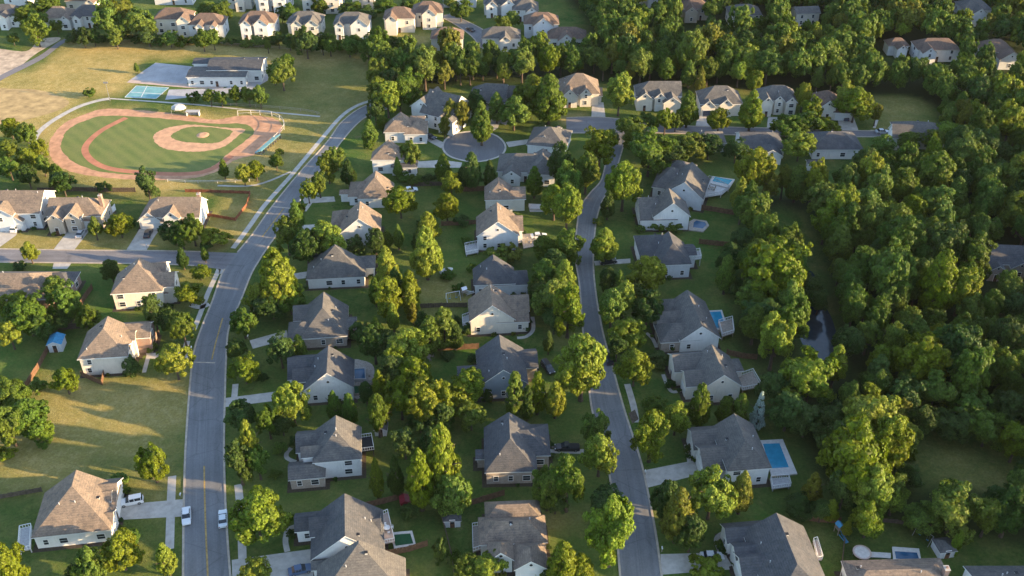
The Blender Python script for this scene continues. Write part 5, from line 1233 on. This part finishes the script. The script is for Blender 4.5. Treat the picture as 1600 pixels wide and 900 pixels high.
hot_tub('square spa with pale cover on the rounded patio', [(551,575),(571,574),(572,592),(552,593)], .1, .8, 'pool_dark', 'deckgrey')
hot_tub('brown planting tub at the lower end of the rounded patio', [(552,602),(568,601),(568,614),(553,616)], .1, .5, 'turf', 'wood')
deck('white-railed rear deck with stairs on the left of the bottom left house', [(32,826),(50,822),(48,858),(29,862)], 1.3, 'deckgrey')
deck('sunlit rear deck with white pergola rails behind the steep-roofed house', [(592,806),(606,800),(617,846),(598,850)], 1.6, 'walk_pink')
deck('dark screened porch deck with white rail behind the dormered house', [(561,684),(581,681),(585,703),(563,706)], 2.4, 'black')
deck('small left deck of the broad-gabled lane house', [(726,384),(746,380),(748,394),(728,398)], .8, 'deckgrey')
deck('small left deck of the cream house facing the lane', [(722,496),(734,492),(735,506),(723,510)], 1.0, 'deckgrey')
deck('white rear balcony of the hip-roofed house', [(1080,394),(1093,392),(1096,404),(1082,406)], 2.6, 'deckgrey')
deck('corner balcony with white rail right of the cream-gabled house', [(1148,590),(1176,580),(1190,604),(1160,610)], 2.2, 'wood')
deck('narrow left deck of the bottom centre lane house', [(738,822),(750,820),(752,858),(739,862)], 1.0, 'wood')
deck('narrow sunlit deck along the right of the large slate house', [(1270,845),(1276,843),(1285,874),(1277,876)], .8, 'walk_pink')
deck('grey terrace beside the small navy pool', [(1360,862),(1392,864),(1392,872),(1360,870)], .3, 'stonewhite', False)
deck('grey side porch of the brick house', [(862,694),(880,694),(880,699),(862,699)], .3, 'wood', False)
deck('pale terrace right of the cream hip-roofed house', [(826,318),(866,320),(866,326),(828,326)], .5, 'stonewhite', False)
deck('pale stone terrace right of the broad-gabled lane house', [(814,366),(836,364),(838,384),(818,388)], .4, 'paver', False)

def shed(label, px, py, w, d, h, yaw, wall='pale', roof='roof_grey', name='garden_shed', ends='gg', pitch=.5):
    x, y = G(px, py); o = thing(name, label, 'shed', (x, y, 0), R(yaw))
    b = Block('y' + ends, -w / 2 - .25, -d / 2 - .25, w / 2 + .25, d / 2 + .25, h, pitch, {})
    rf, fa, wb = MB(), MB(), MB()
    global OH
    OH = .25; b.roof(rf, fa, roof, 'trim', .1); b.walls(wb, wall); OH = .4
    wb.build('wall', o); rf.build('roof', o); fa.build('fascia', o)
    link('door', door_mesh(), o, (0, -d / 2, .02)); return o
M['roof_blue'] = M['plastic_blue']
shed('blue-roofed white shed in the fenced garden at left', 91, 543, 3.2, 3.6, 2.4, 6, 'pale', 'roof_blue')
shed('grey garden shed between two fences at bottom centre', 707, 815, 3.2, 3.0, 2.0, 3, 'pale', 'roof_dark', ends='hh')
shed('small pale shed among trees right of the dormered house', 596, 676, 2.6, 2.2, 1.9, 0, 'pale', 'roof_grey')
shed('low dark shed at the right of the trampoline garden', 1472, 862, 3.2, 3.2, 2.0, 8, 'pale', 'roof_grey', ends='hh')
def trampoline(label, px, py, r=1.9):
    x, y = G(px, py, .8); o = thing('trampoline', label, 'trampoline', (x, y, 0))
    q = MB(); q.tube((0, 0, .8), (0, 0, .84), r * .82, r * .82, 'stonewhite', 28); q.build('mat', o)
    q = MB(); n = 28; O = [(r * math.cos(i * 2 * math.pi / n), r * math.sin(i * 2 * math.pi / n)) for i in range(n)]; I = [(a * .82, b_ * .82) for a, b_ in O]
    ring(q, O, I, .78, .88, 'walk_pink'); q.build('rim_pad', o)
    for i in range(6):
        a = i * math.pi / 3; q = MB(); q.tube((r * .95 * math.cos(a), r * .95 * math.sin(a), 0), (r * .95 * math.cos(a), r * .95 * math.sin(a), .8), .04, .04, 'metal', 6); q.build('leg', o)
trampoline('pale round trampoline beside the small navy pool', 1347, 863, 1.8)
# covered boat
x, y = G(697, 427); o = thing('covered_boat', 'white covered boat resting on the dry lawn between back gardens', 'boat', (x, y, 0), R(25))
q = MB(); secs = [(-1.7, .75, .35, 1.0), (-.6, .9, .25, 1.05), (.6, .85, .25, 1.1), (1.5, .5, .4, 1.15), (2.0, .06, .7, 1.2)]; rg = []
for sx, w, z0, z1 in secs:
    n = len(q.v); q.v += [(sx, -w * .35, z0), (sx, w * .35, z0), (sx, w, z1 - .1), (sx, w * .9, z1), (sx, -w * .9, z1), (sx, -w, z1 - .1)]; rg.append(n)
for a, b_ in zip(rg, rg[1:]):
    for i in range(6): q.f.append((a + i, b_ + i, b_ + (i + 1) % 6, a + (i + 1) % 6)); q.m.append(q.mi('plastic_white'))
q.f.append(tuple(rg[0] + i for i in range(6))); q.m.append(0); q.build('hull', o)
q = MB(); q.prism([(-1.6, -.62), (.6, -.7), (1.5, -.38), (1.8, 0), (1.5, .38), (.6, .7), (-1.6, .62)], 1.08, 1.3, 'stonewhite'); q.build('cover', o)
q = MB()
for sx in (-1, .8): q.box(sx - .1, -.7, 0, sx + .1, .7, .3, 'wood')
q.build('cradle', o)
# swing set
def swing(label, px, py, rz, k='metal'):
    x, y = G(px, py); o = thing('swing_set', label, 'swing set', (x, y, 0), rz)
    for sx in (-1.8, 1.8):
        q = MB(); q.tube((sx, -1, 0), (sx, 0, 2.4), .06, .06, k); q.tube((sx, 1, 0), (sx, 0, 2.4), .06, .06, k); q.build('end_frame', o)
    q = MB(); q.tube((-1.9, 0, 2.4), (1.9, 0, 2.4), .06, .06, k); q.build('top_bar', o)
    for sx in (-.9, .9):
        q = MB(); q.box(sx - .25, -.12, .5, sx + .25, .12, .55, 'plastic_blue')
        q.tube((sx - .22, 0, .55), (sx - .22, 0, 2.4), .015, .015, k, 4); q.tube((sx + .22, 0, .55), (sx + .22, 0, 2.4), .015, .015, k, 4); q.build('swing', o)
swing('white swing set on the worn garden below the covered boat', 708, 468, .3, 'plastic_white')
swing('grey swing set by the trees at the top of the trampoline garden', 1442, 842, 2.2)
def slide(label, px, py, rz, k):
    x, y = G(px, py); o = thing('play_slide', label, 'slide', (x, y, 0), rz)
    q = MB(); 
    for sx, sy in ((-.6, -.5), (.6, -.5), (.6, .5), (-.6, .5)): q.box(sx - .06, sy - .06, 0, sx + .06, sy + .06, 2.4, 'wood')
    q.box(-.7, -.6, 1.3, .7, .6, 1.4, 'wood'); q.build('tower', o)
    q = MB(); q.face([(-.75, -.7, 2.3), (.75, -.7, 2.3), (.75, 0, 2.9), (-.75, 0, 2.9)], k); q.face([(.75, .7, 2.3), (-.75, .7, 2.3), (-.75, 0, 2.9), (.75, 0, 2.9)], k); q.build('canopy', o)
    q = MB(); q.face([(.7, -.25, 1.4), (3, -.25, .15), (3, .25, .15), (.7, .25, 1.4)], k); q.bar((.7, -.28), (3, -.28), .05, .1, .4, k); q.bar((.7, .28), (3, .28), .05, .1, .4, k); q.build('slide', o)
slide('blue and wood play tower in the garden right of the large slate house', 1309, 832, -1.2, 'plastic_blue')
slide('pale play tower among trees right of the swing garden', 725, 462, .5, 'plastic_white')
x, y = G(633, 788); o = thing('playhouse', 'small red playhouse at the foot of the tall trees', 'playhouse', (x, y, 0), .2)
b = Block('ygg', -1.1, -1.1, 1.1, 1.1, 1.5, .6, {}); rf, fa, wb = MB(), MB(), MB(); OH = .15; b.roof(rf, fa, 'plastic_red', 'plastic_red', .08); b.walls(wb, 'plastic_red'); OH = .4
wb.build('wall', o); rf.build('roof', o); q = MB(); q.box(-.4, -1.0, 0, .4, -.955, 1.2, 'black'); q.build('doorway', o)
# patio sets
def table_set(label, px, py, z=0.0, k='wood', um=None):
    x, y = G(px, py, z); t_ = thing('patio_table', 'round patio table ' + label, 'table', (x, y, z))
    q = MB(); q.tube((0, 0, .7), (0, 0, .75), .65, .65, k, 16); q.build('tabletop', t_); q = MB(); q.tube((0, 0, 0), (0, 0, .7), .06, .06, 'metal', 8); q.tube((0, 0, 0), (0, 0, .04), .3, .3, 'metal', 12); q.build('pedestal', t_)
    def ch(): q = MB(); q.box(-.22, -.22, .42, .22, .22, .47, k); q.box(-.22, .18, .47, .22, .23, .9, k); q.box(-.22, -.22, 0, -.17, -.17, .42, k); q.box(.17, -.22, 0, .22, -.17, .42, k); q.box(-.22, .17, 0, -.17, .22, .42, k); q.box(.17, .17, 0, .22, .22, .42, k); return q.mesh('patio_chair')
    for i in range(4):
        a = i * math.pi / 2 + .4
        c_ = link('patio_chair', cached(('chair', k), ch), None, (x + math.cos(a) * 1.05, y + math.sin(a) * 1.05, z), a - math.pi / 2)
        tag(c_, 'patio chair around the table ' + label, 'chair', 'chairs ' + label)
table_set('on the rounded patio', 580, 596, .1)
table_set('on the terrace of the broad-gabled lane house', 827, 378, .42)
table_set('on the sunlit pergola deck', 605, 828, 1.6, 'plastic_white')
table_set('on the raised pool deck', 1112, 296, 1.25)
table_set('on the lawn left of the blue-grey house', 670, 560)
# ------------------------------------------------------------------ ball field furniture
x, y = G(281, 178); o = thing('tent_canopy', 'white domed canopy behind the ball field outfield edge', 'canopy', (x, y, 0))
q = MB()
for sx in (-2.2, 2.2):
    for sy in (-1.6, 1.6): q.tube((sx, sy, 0), (sx, sy, 2.2), .07, .07, 'metal')
q.build('frame', o); q = MB(); n = 10; prof = [(2.6, 2.2), (2.3, 2.9), (1.5, 3.4), (.05, 3.6)]
for (r0, z0), (r1, z1) in zip(prof, prof[1:]):
    for i in range(n):
        a, b_ = i * 2 * math.pi / n, (i + 1) * 2 * math.pi / n
        q.face([(r0 * math.cos(a), r0 * .75 * math.sin(a), z0), (r0 * math.cos(b_), r0 * .75 * math.sin(b_), z0), (r1 * math.cos(b_), r1 * .75 * math.sin(b_), z1), (r1 * math.cos(a), r1 * .75 * math.sin(a), z1)], 'deckgrey' if i % 3 == 0 else 'stonewhite')
q.build('canopy', o)
x, y = G(303, 179); o = thing('dugout', 'low white dugout shelter right of the domed canopy', 'shelter', (x, y, 0))
q = MB(); q.box(-2.2, -.1, 0, 2.2, .1, 1.6, 'pale'); q.box(-2.2, -1.3, 0, -2.05, -.1, 1.6, 'pale'); q.box(2.05, -1.3, 0, 2.2, -.1, 1.6, 'pale'); q.build('wall', o)
q = MB(); q.box(-2.4, -1.5, 1.6, 2.4, .3, 1.72, 'deckgrey'); q.build('roof', o); q = MB(); q.box(-1.9, -.6, .4, 1.9, -.2, .48, 'wood'); q.build('bench', o)
a0, a1 = G(398, 240), G(428, 214); rz = math.atan2(a1[1] - a0[1], a1[0] - a0[0]); L = math.hypot(a1[0] - a0[0], a1[1] - a0[1])
o = thing('bleachers', 'row of teal bleacher seats at the lower right corner of the ball field', 'bleachers', (*a0, 0), rz)
for i in range(4):
    q = MB(); q.box(0, -i * .75 - .5, .3 + i * .35, L, -i * .75, .38 + i * .35, 'court'); q.build('seat_row', o)
q = MB(); n = 8
for i in range(n + 1): q.bar((i * L / n, -2.8), (i * L / n, -.1), .1, 0, .3, 'metal'); q.box(i * L / n - .05, -2.8, .3, i * L / n + .05, -2.4, 1.3, 'metal')
q.build('frame', o)
def railfence(label, pts, h=1.4, name='rail_fence', step=3.0, k='metal'):
    W = catmull(GL(pts), 4); b0 = W[0]; W = [(p[0] - b0[0], p[1] - b0[1]) for p in W]; o = thing(name, label, 'fence', (*b0, 0))
    q = MB()
    for a, b_ in zip(W, W[1:]): q.bar(a, b_, .08, h - .1, h, k); q.bar(a, b_, .06, h * .5 - .04, h * .5 + .04, k)
    q.build('rail', o); acc = 0; last = None
    def f(): r_ = MB(); r_.box(-.07, -.07, 0, .07, .07, h, k); return r_.mesh('post')
    for p in W:
        if last is None or math.hypot(p[0] - last[0], p[1] - last[1]) > step: link('post', cached(('rp', h, k), f), o, (*p, 0)); last = p
railfence('pale curved fence round the right end of the ball field', [(372,181),(400,180),(425,182),(440,190),(445,200),(438,212),(428,222)], 2.0, k='stonewhite')
railfence('low pale rail along the lower edge of the ball field path', [(262,284),(300,286),(340,286),(390,284)], 1.0, step=4, k='stonewhite')
railfence('thin rail fence along the field below the school', [(330,164),(400,168),(470,174),(500,180)], 1.1, step=5, k='wood')
railfence('long rail fence along the far edge of the dry field', [(170,63),(300,68),(420,76),(520,84)], 1.2, step=6, k='wood')
for label, px, py, h in (('slim light pole beyond left outfield, by the grey path', 172, 158, 7),):
    x, y = G(px, py); o = thing('light_pole', label, 'light pole', (x, y, 0)); q = MB(); q.tube((0, 0, 0), (0, 0, h), .12, .07, 'metal', 8); q.build('pole', o)
    q = MB(); q.box(-.8, -.15, h - .2, .8, .15, h + .3, 'metal'); q.build('lamp_bank', o)
# letter boxes and bins along the kerbs
def mailbox():
    q = MB(); q.box(-.06, -.06, 0, .06, .06, 1.05, 'wood'); return q.mesh('post')
def mailtop():
    q = MB(); q.box(-.12, -.28, 1.05, .12, .28, 1.25, 'plastic_white'); q.tube((0, -.28, 1.25), (0, .28, 1.25), .12, .12, 'plastic_white', 10); return q.mesh('box')
for (px, py), w in (((366, 640), 'near the round-patio house drive'), ((283, 778), 'at the bottom left drive'), ((300, 548), 'at the drive of the cream house beside the field'), ((388, 530), 'at the tan brick house drive'), ((1008, 742), 'at the drive of the white pool house'), ((1034, 862), 'at the drive of the large slate house'), ((470, 318), 'at the drive of the long low white house'), ((230, 388), 'at the red-fenced house drive')):
    x, y = G(px, py); o = thing('mailbox', 'small white mailbox on a post ' + w, 'mailbox', (x, y, 0)); link('post', cached('mbp', mailbox), o); link('box', cached('mbt', mailtop), o)

# ------------------------------------------------------------------ labels of trees and shrubs
FEAT = [('the ball field', 270, 228), ('the school building', 345, 112), ('the teal ball court', 228, 144), ('the mown field', 180, 670), ('the creek pond', 1278, 500), ('the cul-de-sac circle', 740, 232), ('the right-hand clearing', 1520, 725), ('the blue-roofed shed', 91, 540), ('the covered boat', 697, 425), ('the rubble ground', 40, 95)]
lmk = [(h['short'], *h['loc'][:2]) for h in HOUSES] + [(n_, *G(a, b_)) for n_, a, b_ in FEAT]
buckets = {}
SH = {'r': 'rounded', 'p': 'pointed', 'c': 'columnar evergreen', 'b': 'blue', 's': ''}
for t_ in TREES:
    if t_['lab']: continue
    x, y = t_['x'], t_['y']
    n_, hx, hy = min(lmk, key=lambda l: math.hypot(l[1] - x, l[2] - y))
    dx, dy = x - hx, y - hy
    rel = ('right of' if dx > 0 else 'left of') if abs(dx) > abs(dy) else ('behind' if dy > 0 else 'in front of')
    if t_['kind'] == 's': ad_ = {'leaf_light': 'yellow-green', 'leaf_dark': 'dark green'}.get(t_['leaf'], 'green') + ' shrub'
    else:
        ad_ = ('tall ' if t_['H'] > 11 else 'small ' if t_['H'] < 6.5 else '') + {'leaf_light': 'yellow-green ', 'leaf_dark': 'dark ', 'leaf_rust': 'olive '}.get(t_['leaf'], '') + SH[t_['kind']] + ' ' + {'b': 'spruce', 'c': 'tree'}.get(t_['kind'], 'tree')
    buckets.setdefault((ad_, rel, n_), []).append(t_)
for (ad_, rel, n_), L in buckets.items():
    ad_ = ' '.join(ad_.split())
    for i, t_ in enumerate(sorted(L, key=lambda q: PX(q['x'], q['y'])[0])):
        n = len(L)
        if n == 1: s_ = f'{ad_} {rel} {n_}'
        elif n == 2: s_ = f"{'left' if i == 0 else 'right'} one of two {ad_}s {rel} {n_}"
        elif n == 3: s_ = f"{('leftmost', 'middle', 'rightmost')[i]} {ad_} of three {rel} {n_}"
        else: s_ = f"{('leftmost', 'second', 'third', 'fourth', 'fifth', 'sixth', 'seventh')[i]}{'' if i == 0 else ' from left'} {ad_} of {n} {rel} {n_}"
        t_['o']['label'] = ' '.join(s_.split()[:16])
        t_['o']['group'] = 'shrubs of the gardens and field edges' if t_['kind'] == 's' else {'p': 'pointed garden trees', 'c': 'columnar evergreens', 'b': 'spruces'}.get(t_['kind'], 'rounded garden trees')
# ------------------------------------------------------------------ thin evening air
hz = MB(); hz.box(-3100, -1600, -1, 3100, 5100, 168, 'trim'); hme = hz.mesh('haze'); hme.materials.clear()
m = bpy.data.materials.new('air'); m.use_nodes = True; t = m.node_tree; t.nodes.remove(t.nodes['Principled BSDF'])
pv = nd(t, 'ShaderNodeVolumePrincipled'); pv.inputs['Color'].default_value = (.92, .92, .95, 1); pv.inputs['Density'].default_value = .000014; pv.inputs['Anisotropy'].default_value = .0
t.links.new(pv.outputs[0], t.nodes['Material Output'].inputs['Volume']); hme.materials.append(m)
tag(link('haze', hme), 'thin pale evening haze over the whole neighbourhood', 'haze', None, 'stuff')
